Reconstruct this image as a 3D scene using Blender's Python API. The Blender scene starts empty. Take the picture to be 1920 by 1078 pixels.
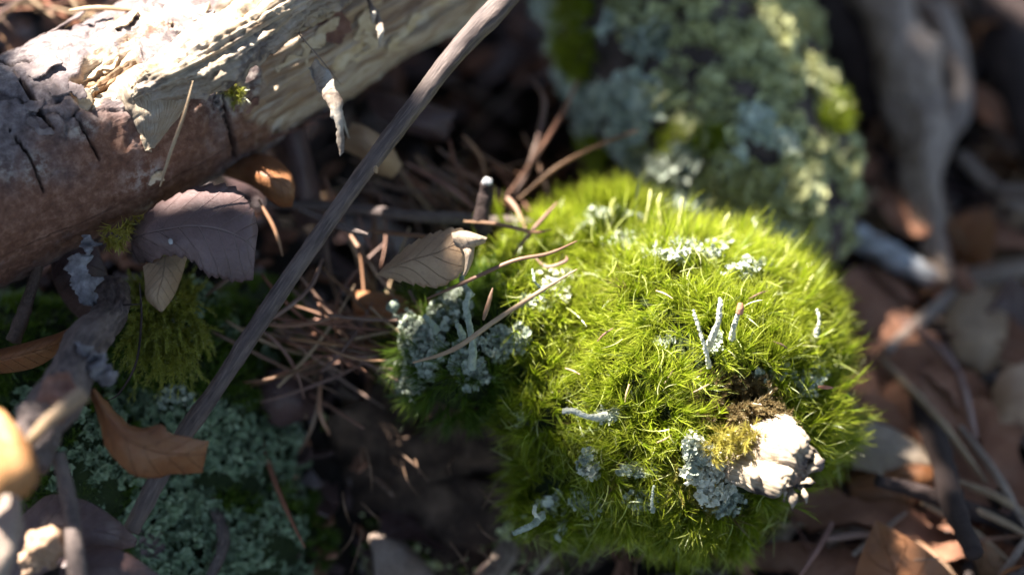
import bpy, math, random
import numpy as np
from mathutils import Vector, Matrix

# ------------------------------------------------------------------ scene, camera, light (1 unit = 1 cm)
sc = bpy.context.scene
sc.unit_settings.system = 'METRIC'
sc.unit_settings.scale_length = 0.01
C = sc.collection
rng = np.random.default_rng(7)
random.seed(7)

PITCH = math.radians(50.0)
D0 = 40.0                                  # distance to the focused moss
LENS = 100.0
DIRV = np.array([0, math.cos(PITCH), -math.sin(PITCH)])
UPV = np.array([0, math.sin(PITCH), math.cos(PITCH)])
RIV = np.array([1.0, 0, 0])
BACK = -DIRV
CAM = -DIRV * D0
cam_d = bpy.data.cameras.new('camera')
cam = bpy.data.objects.new('camera', cam_d); C.objects.link(cam)
cam.location = CAM
cam.rotation_euler = (math.pi / 2 - PITCH, 0, 0)
cam_d.lens = LENS; cam_d.sensor_width = 36.0
cam_d.clip_start = 0.5; cam_d.clip_end = 2000
cam_d.dof.use_dof = True
cam_d.dof.focus_distance = 40.0
cam_d.dof.aperture_fstop = 0.066           # a 100 mm lens near f/6.6, in centimetre units
cam_d.dof.aperture_blades = 9
sc.camera = cam

SUN = -0.42 * RIV + 0.79 * UPV + 0.36 * BACK
SUN = SUN / np.linalg.norm(SUN)
SUN_EL = math.asin(SUN[2])
SUN_AZ = math.atan2(SUN[0], SUN[1])
w = bpy.data.worlds.new('World'); sc.world = w; w.use_nodes = True
nt = w.node_tree; nt.nodes.clear()
sky = nt.nodes.new('ShaderNodeTexSky'); sky.sky_type = 'NISHITA'; sky.sun_disc = False
sky.sun_elevation = SUN_EL; sky.sun_rotation = SUN_AZ
bg = nt.nodes.new('ShaderNodeBackground'); bg.inputs['Strength'].default_value = 0.05
wo = nt.nodes.new('ShaderNodeOutputWorld')
nt.links.new(sky.outputs[0], bg.inputs[0]); nt.links.new(bg.outputs[0], wo.inputs[0])
sl = bpy.data.lights.new('sun', 'SUN'); sl.energy = 5.0; sl.angle = math.radians(0.53); sl.color = (1.0, 0.95, 0.86)
so = bpy.data.objects.new('sun', sl); C.objects.link(so)
so.rotation_euler = Vector(SUN).to_track_quat('Z', 'Y').to_euler()
so.location = SUN * 300
sc.view_settings.view_transform = 'Standard'
sc.view_settings.look = 'None'
sc.view_settings.exposure = 2.58
sc.view_settings.gamma = 1.0
sc.view_settings.use_curve_mapping = False

# ------------------------------------------------------------------ helpers
def P(px, py, d):
    u = (np.asarray(px, float) - 960) / 1920 * 36 / LENS
    v = -(np.asarray(py, float) - 539) / 1920 * 36 / LENS
    d = np.asarray(d, float)
    return CAM + d[..., None] * (DIRV + u[..., None] * RIV + v[..., None] * UPV)
def ray(px, py):
    r = P(px, py, 1.0) - CAM
    return r / np.linalg.norm(r)
def pxcm(n, d=40.0): return n * 0.36 * d / 1920.0

def _hash(ix, iy, iz, seed):
    h = (ix * 374761393 + iy * 668265263 + iz * 2147483647 + seed * 974634777) & 0xffffffff
    h = ((h ^ (h >> 13)) * 1274126177) & 0xffffffff
    h = ((h ^ (h >> 16)) * 2246822519) & 0xffffffff
    return ((h ^ (h >> 15)) & 0xffffff) / float(0xffffff)
def noise(p, seed=0):
    p = np.asarray(p, float); i = np.floor(p).astype(np.int64); f = p - i
    f = f * f * (3 - 2 * f); r = 0
    for a in (0, 1):
        for b in (0, 1):
            for c in (0, 1):
                wt = (f[:, 0] if a else 1 - f[:, 0]) * (f[:, 1] if b else 1 - f[:, 1]) * (f[:, 2] if c else 1 - f[:, 2])
                r = r + wt * _hash(i[:, 0] + a, i[:, 1] + b, i[:, 2] + c, seed)
    return r * 2 - 1
def fbm(p, oct=4, seed=0, gain=0.5):
    p = np.asarray(p, float); r = 0; a = 1.0; t = 0
    for k in range(oct):
        r = r + a * noise(p * 2 ** k + k * 17.3, seed + k); t += a; a *= gain
    return r / t
def sstep(a, b, x):
    t = np.clip((x - a) / (b - a), 0, 1); return t * t * (3 - 2 * t)
def nrm(v): return v / (np.linalg.norm(v, axis=-1, keepdims=True) + 1e-12)
def crom(pts, t):
    pts = np.asarray(pts, float); n = len(pts)
    if n == 2: return pts[0] + np.outer(t, pts[1] - pts[0])
    e = np.vstack([2 * pts[0] - pts[1], pts, 2 * pts[-1] - pts[-2]])
    x = np.clip(t, 0, 1) * (n - 1); i = np.minimum(x.astype(int), n - 2); f = (x - i)[:, None]
    a, b, c, d = e[i], e[i + 1], e[i + 2], e[i + 3]
    return 0.5 * (2 * b + (c - a) * f + (2 * a - 5 * b + 4 * c - d) * f ** 2 + (3 * b - a - 3 * c + d) * f ** 3)

def tag(o, label=None, cat=None, group=None, kind=None):
    if label: o['label'] = label
    if cat: o['category'] = cat
    if group: o['group'] = group
    if kind: o['kind'] = kind
    return o
def mesh(name, V, F, mat, attrs=None, smooth=True):
    F = [np.asarray(f, dtype=np.int32) for f in F if len(f)]
    me = bpy.data.meshes.new(name)
    me.vertices.add(len(V)); me.vertices.foreach_set('co', np.ascontiguousarray(V, dtype=np.float32).ravel())
    loops = np.concatenate([f.ravel() for f in F]); tot = np.concatenate([np.full(len(f), f.shape[1], np.int32) for f in F])
    st = np.concatenate([[0], np.cumsum(tot)[:-1]]).astype(np.int32)
    me.loops.add(len(loops)); me.loops.foreach_set('vertex_index', loops)
    me.polygons.add(len(tot)); me.polygons.foreach_set('loop_start', st); me.polygons.foreach_set('loop_total', tot)
    me.polygons.foreach_set('use_smooth', np.full(len(tot), smooth))
    me.update(calc_edges=True); me.validate()
    for k, a in (attrs or {}).items():
        at = me.attributes.new(k, 'FLOAT', 'POINT'); at.data.foreach_set('value', np.ascontiguousarray(a, dtype=np.float32))
    me.materials.append(mat)
    return me
def link(name, me, loc=(0, 0, 0), parent=None):
    o = bpy.data.objects.new(name, me); C.objects.link(o); o.location = loc
    if parent: o.parent = parent
    return o
def empty(name, loc):
    o = bpy.data.objects.new(name, None); C.objects.link(o); o.location = loc; o.empty_display_size = 0.3
    return o
def build(name, V, F, mat, parent=None, attrs=None, smooth=True, solid=0.0):
    c = V.mean(0); me = mesh(name, V - c, F, mat, attrs, smooth)
    loc = c - np.array(parent.location) if parent else c
    o = link(name, me, loc, parent)
    if solid:
        m = o.modifiers.new('thickness', 'SOLIDIFY'); m.thickness = solid; m.offset = 0
    return o
def grid_faces(nu, nv, closed=False):
    i = np.arange(nu - 1)[:, None]; j = np.arange(nv if closed else nv - 1)[None, :]
    a = i * nv + j; b = i * nv + (j + 1) % nv
    return np.stack([a, b, b + nv, a + nv], -1).reshape(-1, 4)
def tube(pts, rad, nu=40, nv=12, amp=0.0, fr=2.0, seed=0, cap=True, flat=1.0, groove=0.0):
    """organic tube through pts: returns V, F, attrs(s, w)"""
    pts = np.asarray(pts, float); t = np.linspace(0, 1, nu); c = crom(pts, t)
    r = np.interp(t, np.linspace(0, 1, len(rad)), rad)
    T = nrm(np.gradient(c, axis=0)); up = np.array([0.13, -0.4, 0.9])
    N = nrm(np.cross(T, up)); B = np.cross(T, N)
    th = np.linspace(0, 2 * np.pi, nv, endpoint=False)
    ring = np.cos(th)[None, :, None] * N[:, None] + np.sin(th)[None, :, None] * B[:, None] * flat
    V = c[:, None] + ring * r[:, None, None]
    if amp:
        L = np.linalg.norm(np.diff(c, axis=0), axis=1).sum(); R = max(r.mean(), 1e-4)
        q = np.stack([np.broadcast_to((t * L / R * 0.35)[:, None], (nu, nv)), np.broadcast_to(np.cos(th)[None], (nu, nv)), np.broadcast_to(np.sin(th)[None], (nu, nv))], -1).reshape(-1, 3)
        n = fbm(q * fr, 4, seed)
        if groove: n = n - groove * np.abs(fbm(q * np.array([.5, 4, 4]) * fr, 3, seed + 9))
        V = V + ring * (n.reshape(nu, nv, 1) * amp * r[:, None, None])
    V = V.reshape(-1, 3); F = [grid_faces(nu, nv, True)]
    s = np.repeat(t, nv); w = np.tile(th / (2 * np.pi), nu)
    if cap:
        V = np.vstack([V, c[0] - T[0] * r[0] * .25, c[-1] + T[-1] * r[-1] * .25]); a = nu * nv
        j = np.arange(nv); k = (j + 1) % nv
        F.append(np.stack([k, j, np.full(nv, a)], -1)); F.append(np.stack([(nu - 1) * nv + j, (nu - 1) * nv + k, np.full(nv, a + 1)], -1))
        s = np.append(s, [0, 1]); w = np.append(w, [0, 0])
    return V, F, {'s': s, 'w': w}
def join(parts):
    Vs, Fs, A, o = [], [], {}, 0
    for V, F, at in parts:
        Vs.append(V); Fs += [np.asarray(f) + o for f in F]; o += len(V)
        for k, a in at.items(): A.setdefault(k, []).append(a)
    return np.vstack(Vs), Fs, {k: np.concatenate(a) for k, a in A.items()}
def sheet(L, M, R, ns=60, nw=24, serr=(0, 0), rough=0.03, seed=0, fr=1.2, ragged=0.0):
    t = np.linspace(0, 1, ns); wv = np.linspace(-1, 1, nw)
    l, m, r = crom(L, t), crom(M, t), crom(R, t)
    W = wv[None, :, None]
    V = m[:, None] + W * ((r - l) / 2)[:, None] + W ** 2 * ((l + r - 2 * m) / 2)[:, None]
    side = nrm(r - l)
    if serr[0]:
        saw = (t * serr[0]) % 1.0
        V = V + side[:, None] * np.sign(W) * np.abs(W) ** 8 * (saw[:, None, None] * serr[1]) * np.sin(np.pi * t)[:, None, None] ** .4
    if ragged:
        q = np.stack([t * 7, t * 0 + seed, t * 0], -1); ra = fbm(q, 5, seed, .65)[:, None, None]; rb = fbm(q + 41.7, 5, seed + 5, .65)[:, None, None]
        V = V + side[:, None] * np.sign(W) * np.abs(W) ** 3 * (np.where(W > 0, ra, rb) * ragged)
    V = V.reshape(-1, 3)
    T = nrm(np.gradient(m, axis=0)); Nn = nrm(np.cross(T, side)); Nn = np.repeat(Nn, nw, 0)
    V = V + Nn * fbm(V * fr, 4, seed)[:, None] * rough
    return V, [grid_faces(ns, nw)], {'s': np.repeat(t, nw), 'w': np.tile(wv, ns)}

# ------------------------------------------------------------------ materials
class NB:
    def __init__(s, name):
        s.m = bpy.data.materials.new(name); s.m.use_nodes = True; s.t = s.m.node_tree; s.t.nodes.clear()
        s.out = s.t.nodes.new('ShaderNodeOutputMaterial')
    def n(s, typ, ins=None, **kw):
        nd = s.t.nodes.new('ShaderNode' + typ)
        for k, v in kw.items(): setattr(nd, k, v)
        for k, v in (ins or {}).items():
            if hasattr(v, 'links') or isinstance(v, bpy.types.NodeSocket): s.t.links.new(v, nd.inputs[k])
            else: nd.inputs[k].default_value = v
        return nd
    def attr(s, name): return s.n('Attribute', attribute_name=name).outputs['Fac']
    def math(s, op, a, b=0.5, c=0.5, clamp=False):
        return s.n('Math', {0: a, 1: b, 2: c}, operation=op, use_clamp=clamp).outputs[0]
    def coord(s, sc=(1, 1, 1), which='Object'):
        tc = s.n('TexCoord').outputs[which]
        return s.n('Mapping', {'Vector': tc, 'Scale': sc}).outputs[0]
    def noise(s, vec, scale, detail=6, rough=.6, dist=0):
        return s.n('TexNoise', {'Vector': vec, 'Scale': scale, 'Detail': detail, 'Roughness': rough, 'Distortion': dist}).outputs['Fac']
    def ramp(s, f, stops, interp='LINEAR'):
        r = s.n('ValToRGB', {0: f}); cr = r.color_ramp; cr.interpolation = interp
        while len(cr.elements) < len(stops): cr.elements.new(0.5)
        for e, (p, c) in zip(cr.elements, stops):
            e.position = p; e.color = (*c, 1) if hasattr(c, '__len__') else (c, c, c, 1)
        return r.outputs['Color']
    def mix(s, f, a, b, mode='MIX'):
        def cv(x): return (*x, 1) if isinstance(x, tuple) and len(x) == 3 else x
        nd = s.n('Mix', data_type='RGBA', blend_type=mode)
        for i, v in ((0, f), (6, cv(a)), (7, cv(b))):
            if isinstance(v, bpy.types.NodeSocket): s.t.links.new(v, nd.inputs[i])
            else: nd.inputs[i].default_value = v
        return nd.outputs[2]
    def bump(s, h, strength=.5, dist=.05, normal=None):
        i = {'Height': h, 'Strength': strength, 'Distance': dist}
        if normal is not None: i['Normal'] = normal
        return s.n('Bump', i).outputs[0]
    def pbr(s, col, rough=.8, normal=None, spec=.3, transl=0, tcol=None):
        i = {'Base Color': (*col, 1) if isinstance(col, tuple) else col, 'Roughness': rough, 'Specular IOR Level': spec}
        if normal is not None: i['Normal'] = normal
        b = s.n('BsdfPrincipled', i).outputs[0]
        if transl:
            ti = {'Color': tcol if tcol is not None else i['Base Color']}
            if isinstance(ti['Color'], tuple) and len(ti['Color']) == 3: ti['Color'] = (*ti['Color'], 1)
            if normal is not None: ti['Normal'] = normal
            t = s.n('BsdfTranslucent', ti).outputs[0]
            b = s.n('MixShader', {0: transl, 1: b, 2: t}).outputs[0]
        s.t.links.new(b, s.out.inputs[0]); return s.m

def mat_generic(name, stops, sc=(1, 1, 1), scale=3, rough=.85, bs=.5, bd=.03, bscale=14, spec=.25, transl=0, objvar=0.0):
    b = NB(name); v = b.coord(sc); f = b.noise(v, scale, 8, .65)
    c = b.ramp(f, stops)
    if objvar:
        r = b.n('ObjectInfo').outputs['Random']
        c = b.n('HueSaturation', {'Hue': b.math('MULTIPLY_ADD', r, .03, .485), 'Saturation': b.math('MULTIPLY_ADD', b.math('FRACT', b.math('MULTIPLY', r, 7.3)), .5, .7), 'Value': b.math('MULTIPLY_ADD', b.math('FRACT', b.math('MULTIPLY', r, 13.7)), objvar, 1 - objvar * .5), 'Color': c}).outputs[0]
    h = b.noise(v, bscale, 8, .7)
    return b.pbr(c, rough, b.bump(h, bs, bd), spec, transl)

M_soil = mat_generic('dark_humus', [(.3, (.008, .006, .005)), (.55, (.02, .013, .01)), (.75, (.05, .032, .022))], scale=1.4, bs=.9, bd=.15, bscale=5)
M_needle = mat_generic('dry_needle', [(.3, (.13, .06, .038)), (.55, (.25, .13, .085)), (.75, (.38, .25, .18))], scale=1.2, rough=.55, bs=.3, bd=.01, bscale=20, spec=.4, objvar=.7)
M_straw = mat_generic('pale_straw', [(.3, (.24, .15, .09)), (.6, (.4, .28, .17)), (.8, (.52, .41, .28))], sc=(1, 1, 1), scale=1.5, rough=.6, bs=.3, bd=.01, spec=.4)
M_twig = None
def mat_twig(name, a, b_, c_, hi):
    b = NB(name); v = b.coord(); s = b.attr('s'); wv = b.attr('w')
    co = b.n('CombineXYZ', {0: b.math('MULTIPLY', s, 10.0), 1: b.math('MULTIPLY', wv, 9.0), 2: 0.0}).outputs[0]
    f = b.noise(co, 2.2, 8, .7, .4); g = b.noise(v, 1.3, 4)
    col = b.ramp(f, [(.3, a), (.5, b_), (.66, c_), (.74, hi)])
    col = b.mix(b.ramp(g, [(.45, 0.0), (.7, .6)]), col, c_)
    fine = b.noise(v, 22, 6, .7)
    nrmv = b.bump(fine, .5, .02, b.bump(f, .6, .04))
    return b.pbr(col, .65, nrmv, .35)
M_twig = mat_twig('weathered_twig_bark', (.035, .025, .024), (.1, .072, .066), (.2, .15, .13), (.42, .3, .2))
M_twig_brown = mat_twig('brown_twig_bark', (.04, .025, .02), (.1, .065, .05), (.2, .13, .1), (.36, .27, .2))
M_grey_root = mat_twig('grey_root_bark', (.12, .08, .065), (.3, .22, .175), (.46, .36, .29), (.55, .46, .39))
M_white_stick = mat_generic('bleached_stick', [(.35, (.2, .18, .17)), (.5, (.42, .41, .42)), (.65, (.62, .62, .64))], scale=3.5, bs=.8, bd=.05)
M_dark_root = mat_generic('dark_root_bark', [(.35, (.02, .013, .012)), (.6, (.06, .04, .036)), (.75, (.15, .11, .1))], scale=1.1, bs=.8, bd=.08, bscale=6)

def mat_leaf(name, c1, c2, vein, nv=7.0, slope=1.6, rough=.5, transl=.15, spot=(.1, .06, .05)):
    b = NB(name); v = b.coord(); s = b.attr('s'); wv = b.attr('w')
    aw = b.math('ABSOLUTE', wv)
    ph = b.math('SUBTRACT', b.math('MULTIPLY', s, nv), b.math('MULTIPLY', aw, slope))
    ph = b.math('ADD', ph, b.math('MULTIPLY', b.noise(v, .8, 2), .5))
    tri = b.math('PINGPONG', ph, .5)
    lat = b.math('SUBTRACT', 1.0, b.math('DIVIDE', tri, .045), clamp=True)
    mid = b.math('SUBTRACT', 1.0, b.math('DIVIDE', aw, .035), clamp=True)
    veins = b.math('MAXIMUM', lat, mid)
    f = b.noise(v, 1.6, 8, .65); g = b.noise(v, 6, 6, .7)
    col = b.mix(b.ramp(f, [(.35, 0.0), (.65, 1.0)]), c1, c2)
    col = b.mix(b.ramp(g, [(.55, 0.0), (.75, .7)]), col, spot)
    col = b.mix(b.math('MULTIPLY', veins, .5), col, vein)
    cells = b.n('TexVoronoi', {'Vector': v, 'Scale': 16.0}, feature='DISTANCE_TO_EDGE').outputs['Distance']
    n1 = b.bump(cells, .35, .02); n2 = b.bump(b.math('MULTIPLY_ADD', g, .6, b.math('MULTIPLY', veins, -.8)), .7, .035, n1)
    return b.pbr(col, rough, n2, .4, transl)
ML_purple = mat_leaf('purple_grey_leaf', (.11, .066, .062), (.19, .125, .12), (.27, .19, .17), 8, 1.8, .42, .08)
ML_taupe = mat_leaf('taupe_leaf', (.32, .2, .115), (.46, .31, .19), (.2, .12, .075), 6, 2.0, .55, .15, (.2, .12, .1))
ML_rust = mat_leaf('rust_brown_leaf', (.27, .1, .04), (.36, .17, .08), (.15, .06, .03), 7, 1.5, .4, .2, (.1, .04, .025))
ML_amber = mat_leaf('amber_leaf', (.5, .22, .08), (.62, .33, .14), (.72, .5, .3), 7, 1.5, .5, .3, (.4, .16, .06))
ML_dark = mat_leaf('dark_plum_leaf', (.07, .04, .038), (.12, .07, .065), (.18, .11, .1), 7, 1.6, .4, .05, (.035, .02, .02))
ML_cream = mat_leaf('cream_leaf', (.4, .24, .15), (.54, .36, .24), (.3, .17, .1), 6, 1.6, .6, .2, (.38, .22, .14))
ML_pale = mat_leaf('pale_curl', (.33, .24, .17), (.46, .36, .27), (.24, .15, .11), 5, 1, .6, .2, (.4, .28, .22))
ML_lines = [ML_rust, ML_taupe, ML_purple, ML_dark]

def mat_moss(name, dark, mid, tip, transl=.5, sat_noise=1.0):
    b = NB(name); r = b.attr('rnd'); t = b.attr('t'); v = b.coord()
    g = b.noise(v, .9, 4)
    col = b.mix(b.ramp(b.math('ADD', b.math('MULTIPLY', r, .6), b.math('MULTIPLY', g, .5)), [(.2, 0.0), (.8, 1.0)]), dark, mid)
    col = b.mix(b.ramp(t, [(.45, 0.0), (1.0, .75)]), col, tip)
    col = b.mix(b.ramp(r, [(.955, 0.0), (.97, .8)]), col, (.6, .58, .32))
    return b.pbr(col, .32, None, .5, transl)
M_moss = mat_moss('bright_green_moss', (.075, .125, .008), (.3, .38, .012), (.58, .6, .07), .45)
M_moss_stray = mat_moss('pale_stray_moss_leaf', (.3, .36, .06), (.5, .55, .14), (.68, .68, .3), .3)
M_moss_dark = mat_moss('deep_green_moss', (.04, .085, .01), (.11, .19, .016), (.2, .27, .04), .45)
M_moss_brown = mat_moss('withered_brown_moss', (.12, .075, .03), (.24, .17, .07), (.36, .28, .14), .35)
M_moss_yellow = mat_moss('golden_moss', (.3, .24, .04), (.45, .4, .07), (.6, .52, .16), .45)
M_moss_olive = mat_moss('olive_feather_moss', (.2, .21, .03), (.42, .42, .06), (.62, .62, .16), .35)
M_peat = mat_generic('mossy_peat', [(.3, (.012, .018, .006)), (.6, (.03, .045, .012)), (.8, (.05, .05, .02))], scale=2.5, bs=.8, bd=.08)
def mat_lichen(name, lo, mid, hi, transl=.12):
    b = NB(name); r = b.attr('rnd'); t = b.attr('t'); v = b.coord()
    f = b.noise(v, 9, 5, .7)
    col = b.ramp(b.math('ADD', b.math('MULTIPLY', r, .55), b.math('MULTIPLY', f, .5)), [(.25, lo), (.5, mid), (.8, hi)])
    col = b.mix(b.math('MULTIPLY', b.math('POWER', t, 3.0), .6), col, hi)
    gr = b.noise(v, 60, 3, .6)
    return b.pbr(col, .9, b.bump(gr, .6, .015), .15, transl)
M_lichen = mat_lichen('grey_green_lichen', (.14, .17, .125), (.3, .345, .27), (.58, .61, .5))
M_lichen_teal = mat_lichen('teal_lichen', (.06, .105, .05), (.17, .24, .13), (.36, .43, .28))
M_lichen_pale = mat_lichen('chalky_lichen', (.4, .41, .31), (.6, .6, .47), (.78, .77, .65))
M_lichen_olive = mat_lichen('olive_lichen', (.19, .19, .07), (.46, .46, .2), (.7, .7, .4))
M_lichen_mint = mat_lichen('mint_lichen', (.2, .25, .19), (.5, .57, .46), (.8, .85, .74))

# log: painted by masks stored on the surface
def mat_log():
    b = NB('old_log_bark_and_wood'); v = b.coord()
    bark, red, lich, crack = b.attr('bark'), b.attr('red'), b.attr('lich'), b.attr('crack')
    s, wv = b.attr('s'), b.attr('w')
    fib = b.n('CombineXYZ', {0: b.math('MULTIPLY', s, 5.0), 1: b.math('MULTIPLY', wv, 44.0), 2: 0.0}).outputs[0]
    f1 = b.noise(fib, 1.6, 8, .68, .5)
    wood = b.ramp(f1, [(.3, (.09, .05, .03)), (.42, (.32, .2, .12)), (.52, (.54, .42, .3)), (.68, (.76, .68, .57))])
    wood = b.mix(b.ramp(b.noise(v, .9, 5), [(.5, 0.0), (.7, .75)]), wood, (.36, .22, .12))
    n2 = b.noise(v, 1.7, 8, .7); n3 = b.noise(v, 7, 8, .72)
    grey = b.ramp(n3, [(.3, (.07, .05, .048)), (.5, (.17, .13, .13)), (.7, (.32, .27, .26))])
    redc = b.ramp(n3, [(.3, (.1, .04, .024)), (.5, (.2, .09, .055)), (.7, (.36, .2, .14))])
    barkc = b.mix(red, grey, redc)
    barkc = b.mix(b.ramp(n2, [(.6, 0.0), (.7, .4)]), barkc, (.26, .21, .2))
    lc = b.mix(n3, (.26, .22, .19), (.52, .47, .42))
    barkc = b.mix(b.math('MULTIPLY', lich, b.ramp(n3, [(.45, .0), (.6, .9)])), barkc, lc)
    col = b.mix(bark, wood, barkc)
    col = b.mix(crack, col, (.035, .02, .015))
    fine = b.noise(v, 30, 5, .7)
    nv = b.bump(f1, .8, .05); nv = b.bump(n3, .7, .06, nv); nv = b.bump(fine, .5, .015, nv)
    return b.pbr(col, .62, nv, .35)
M_log = mat_log()
M_flake = mat_generic('bark_flake', [(.3, (.1, .07, .065)), (.5, (.2, .155, .15)), (.7, (.36, .29, .26))], scale=4, rough=.7, bs=.7, bd=.04, bscale=14)
M_flake_pale = mat_generic('pale_wood_flake', [(.3, (.38, .26, .14)), (.5, (.58, .46, .31)), (.7, (.7, .62, .5))], sc=(1, 1, 1), scale=4, rough=.7, bs=.6, bd=.03, bscale=14)
M_flake_red = mat_generic('red_brown_flake', [(.3, (.1, .045, .035)), (.5, (.2, .1, .075)), (.7, (.32, .19, .15))], scale=4, rough=.6, bs=.7, bd=.04, bscale=14)
def mat_stubwood():
    b = NB('bleached_broken_wood'); v = b.coord(); s, wv = b.attr('s'), b.attr('w')
    fib = b.n('CombineXYZ', {0: b.math('MULTIPLY', s, 2.2), 1: b.math('MULTIPLY', wv, 16.0), 2: 0.0}).outputs[0]
    f = b.noise(fib, 2, 8, .7, .6); g = b.noise(v, 2.4, 7, .7)
    col = b.ramp(f, [(.3, (.1, .06, .035)), (.43, (.34, .25, .165)), (.65, (.52, .44, .34))])
    col = b.mix(b.ramp(g, [(.5, 0.0), (.66, .75)]), col, (.5, .42, .35))
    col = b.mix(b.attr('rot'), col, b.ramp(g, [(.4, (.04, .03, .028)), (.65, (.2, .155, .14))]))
    return b.pbr(col, .7, b.bump(g, .7, .06, b.bump(f, .7, .05)), .3)
M_stub = mat_stubwood()
M_branch = mat_generic('weathered_branch_wood', [(.36, (.13, .09, .07)), (.47, (.32, .25, .2)), (.54, (.46, .39, .32)), (.68, (.62, .55, .47))], sc=(1, 1, 1), scale=1.8, rough=.75, bs=.9, bd=.09, bscale=8)
M_slab = mat_generic('rust_bark_slab', [(.3, (.14, .06, .038)), (.5, (.31, .145, .088)), (.7, (.46, .26, .175))], sc=(1, 1, 1), scale=1.1, bs=.8, bd=.08, bscale=7)
M_seta = mat_generic('golden_stalk', [(.3, (.35, .35, .1)), (.7, (.6, .58, .25))], scale=3, rough=.4)
M_green_strand = mat_generic('green_strand', [(.3, (.06, .06, .02)), (.7, (.14, .13, .045))], scale=3, rough=.5)
M_canopy = mat_generic('leaf_green', [(.3, (.04, .07, .02)), (.7, (.08, .12, .03))], scale=1)
M_redtip = mat_generic('red_brown_tip', [(.3, (.35, .12, .06)), (.7, (.6, .3, .2))], scale=6)

# ------------------------------------------------------------------ ground
def H(x, y):
    x = np.asarray(x, float); y = np.asarray(y, float)
    z = -5.0 + 1.9 * (1 - sstep(-4.5, 0.5, x)) * sstep(-4, 1.0, y) + .5 * (1 - sstep(-7, 0, x))
    z = z - 2.4 * np.exp(-((x + 1.6) / 1.7) ** 2 - ((y + 3.0) / 2.2) ** 2) - 2.2 * np.exp(-((x + .6) / 2.0) ** 2 - ((y - 5.5) / 2.4) ** 2)
    q = np.stack([x * .45, y * .45, x * 0], -1)
    z = z + .5 * fbm(q, 3, 3) + .16 * fbm(q * 5, 3, 5)
    return z
def G(px, py, up=0.0):
    """where the line of sight meets the ground, raised by up"""
    r = P(px, py, 1.0) - CAM; d = np.arange(33, 62, .12); p = CAM + r * d[:, None]
    k = np.where(p[:, 2] <= H(p[:, 0], p[:, 1]) + up)[0]
    return p[k[0]] if len(k) else p[-1]
def Gd(px, py, up=0.0):
    return float(np.dot(G(px, py, up) - CAM, DIRV))
ax = np.concatenate([-np.geomspace(400, 15, 14), np.linspace(-14, 14, 210), np.geomspace(15, 400, 14)])
ay = np.concatenate([-np.geomspace(400, 12, 14), np.linspace(-11.5, 16, 210), np.geomspace(17, 400, 14)])
X, Y = np.meshgrid(ax, ay, indexing='ij'); V = np.stack([X.ravel(), Y.ravel(), H(X.ravel(), Y.ravel())], -1)
F = grid_faces(len(ax), len(ay))
o = link('forest_floor', mesh('forest_floor', V, [F], M_soil)); tag(o, kind='structure')

# loose crumbs, chips and needle bits that nobody could count
def chips(n, x0, x1, y0, y1, smin, smax, seed):
    r = np.random.default_rng(seed)
    x = r.uniform(x0, x1, n); y = r.uniform(y0, y1, n); z = H(x, y) + r.uniform(0, .15, n)
    c = np.stack([x, y, z], -1); a = r.uniform(0, 2 * np.pi, n)
    T = nrm(np.stack([np.cos(a), np.sin(a), r.normal(0, .3, n)], -1)); S = nrm(np.cross(T, nrm(np.stack([r.normal(0, .35, n), r.normal(0, .35, n), np.ones(n)], -1))))
    N = np.cross(S, T); L = r.uniform(smin, smax, n)[:, None]; Wd = L * r.uniform(.12, .6, n)[:, None]
    cs = [(-1, -.5, 0), (-.3, -1, 0), (1, -.4, .1), (.8, .6, 0), (-.2, 1, 0), (-1, .5, 0)]
    V = np.stack([c + T * L * i + S * Wd * j + N * (k * L + .02) for i, j, k in cs] + [c + T * L * i + S * Wd * j - N * .02 for i, j, k in cs], 1)
    b = np.arange(n)[:, None] * 12
    q = [(0, 1, 2, 3), (0, 3, 4, 5), (9, 8, 7, 6), (11, 10, 9, 6), (0, 6, 7, 1), (1, 7, 8, 2), (2, 8, 9, 3), (3, 9, 10, 4), (4, 10, 11, 5), (5, 11, 6, 0)]
    F = np.concatenate([b + np.array(k)[None] for k in q])
    return V.reshape(-1, 3), [F], {}
for nm, lab, cat, mt, sd, n, s0, s1 in (('bark_chips', 'loose brown bark chips and crumbs covering the forest floor', 'bark chips', M_slab, 11, 2600, .1, .45),
                        ('leaf_crumbs', 'broken bits of dark leaf covering the forest floor', 'leaf litter', ML_dark, 12, 2600, .15, .5),
                        ('pale_crumbs', 'small pale grey brown plant fragments strewn across the forest floor', 'plant litter', M_flake, 13, 900, .08, .3)):
    V, F, A = chips(n, -14, 14, -7, 16, s0, s1, sd)
    A = {'s': np.random.default_rng(1).random(len(V)), 'w': np.random.default_rng(2).random(len(V))}
    o = build(nm, V, F, mt, attrs=A, smooth=False); tag(o, lab, cat, kind='stuff')

# ------------------------------------------------------------------ fallen log
LC = [(-380, 500, 39.6), (-230, 428, 39.75), (-80, 352, 40.1), (140, 258, 40.75), (320, 168, 41.35), (560, 35, 42.25), (800, -100, 43.3), (1010, -215, 44.4), (1250, -340, 46)]
lc = np.array([P(a_, b_, c_ + .4) for a_, b_, c_ in LC])
LR = np.array([1.55, 1.45, 1.4, 1.36, 1.33, 1.3, 1.28, 1.25, 1.2])
NU, NV = 580, 280
t = np.linspace(0, 1, NU); cc = crom(lc, t); rr = np.interp(t, np.linspace(0, 1, len(LR)), LR)
LT = nrm(np.gradient(cc, axis=0)); LN = nrm(np.cross(LT, np.array([0, 0, 1.0]))); LB = np.cross(LN, LT)  # LN sideways (towards camera), LB up
th = np.linspace(0, 2 * np.pi, NV, endpoint=False)
ring = np.cos(th)[None, :, None] * LN[:, None] + np.sin(th)[None, :, None] * LB[:, None]
base = (cc[:, None] + ring * rr[:, None, None]).reshape(-1, 3)
ss = np.repeat(t, NV); tt = np.tile(th, NU)
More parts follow.
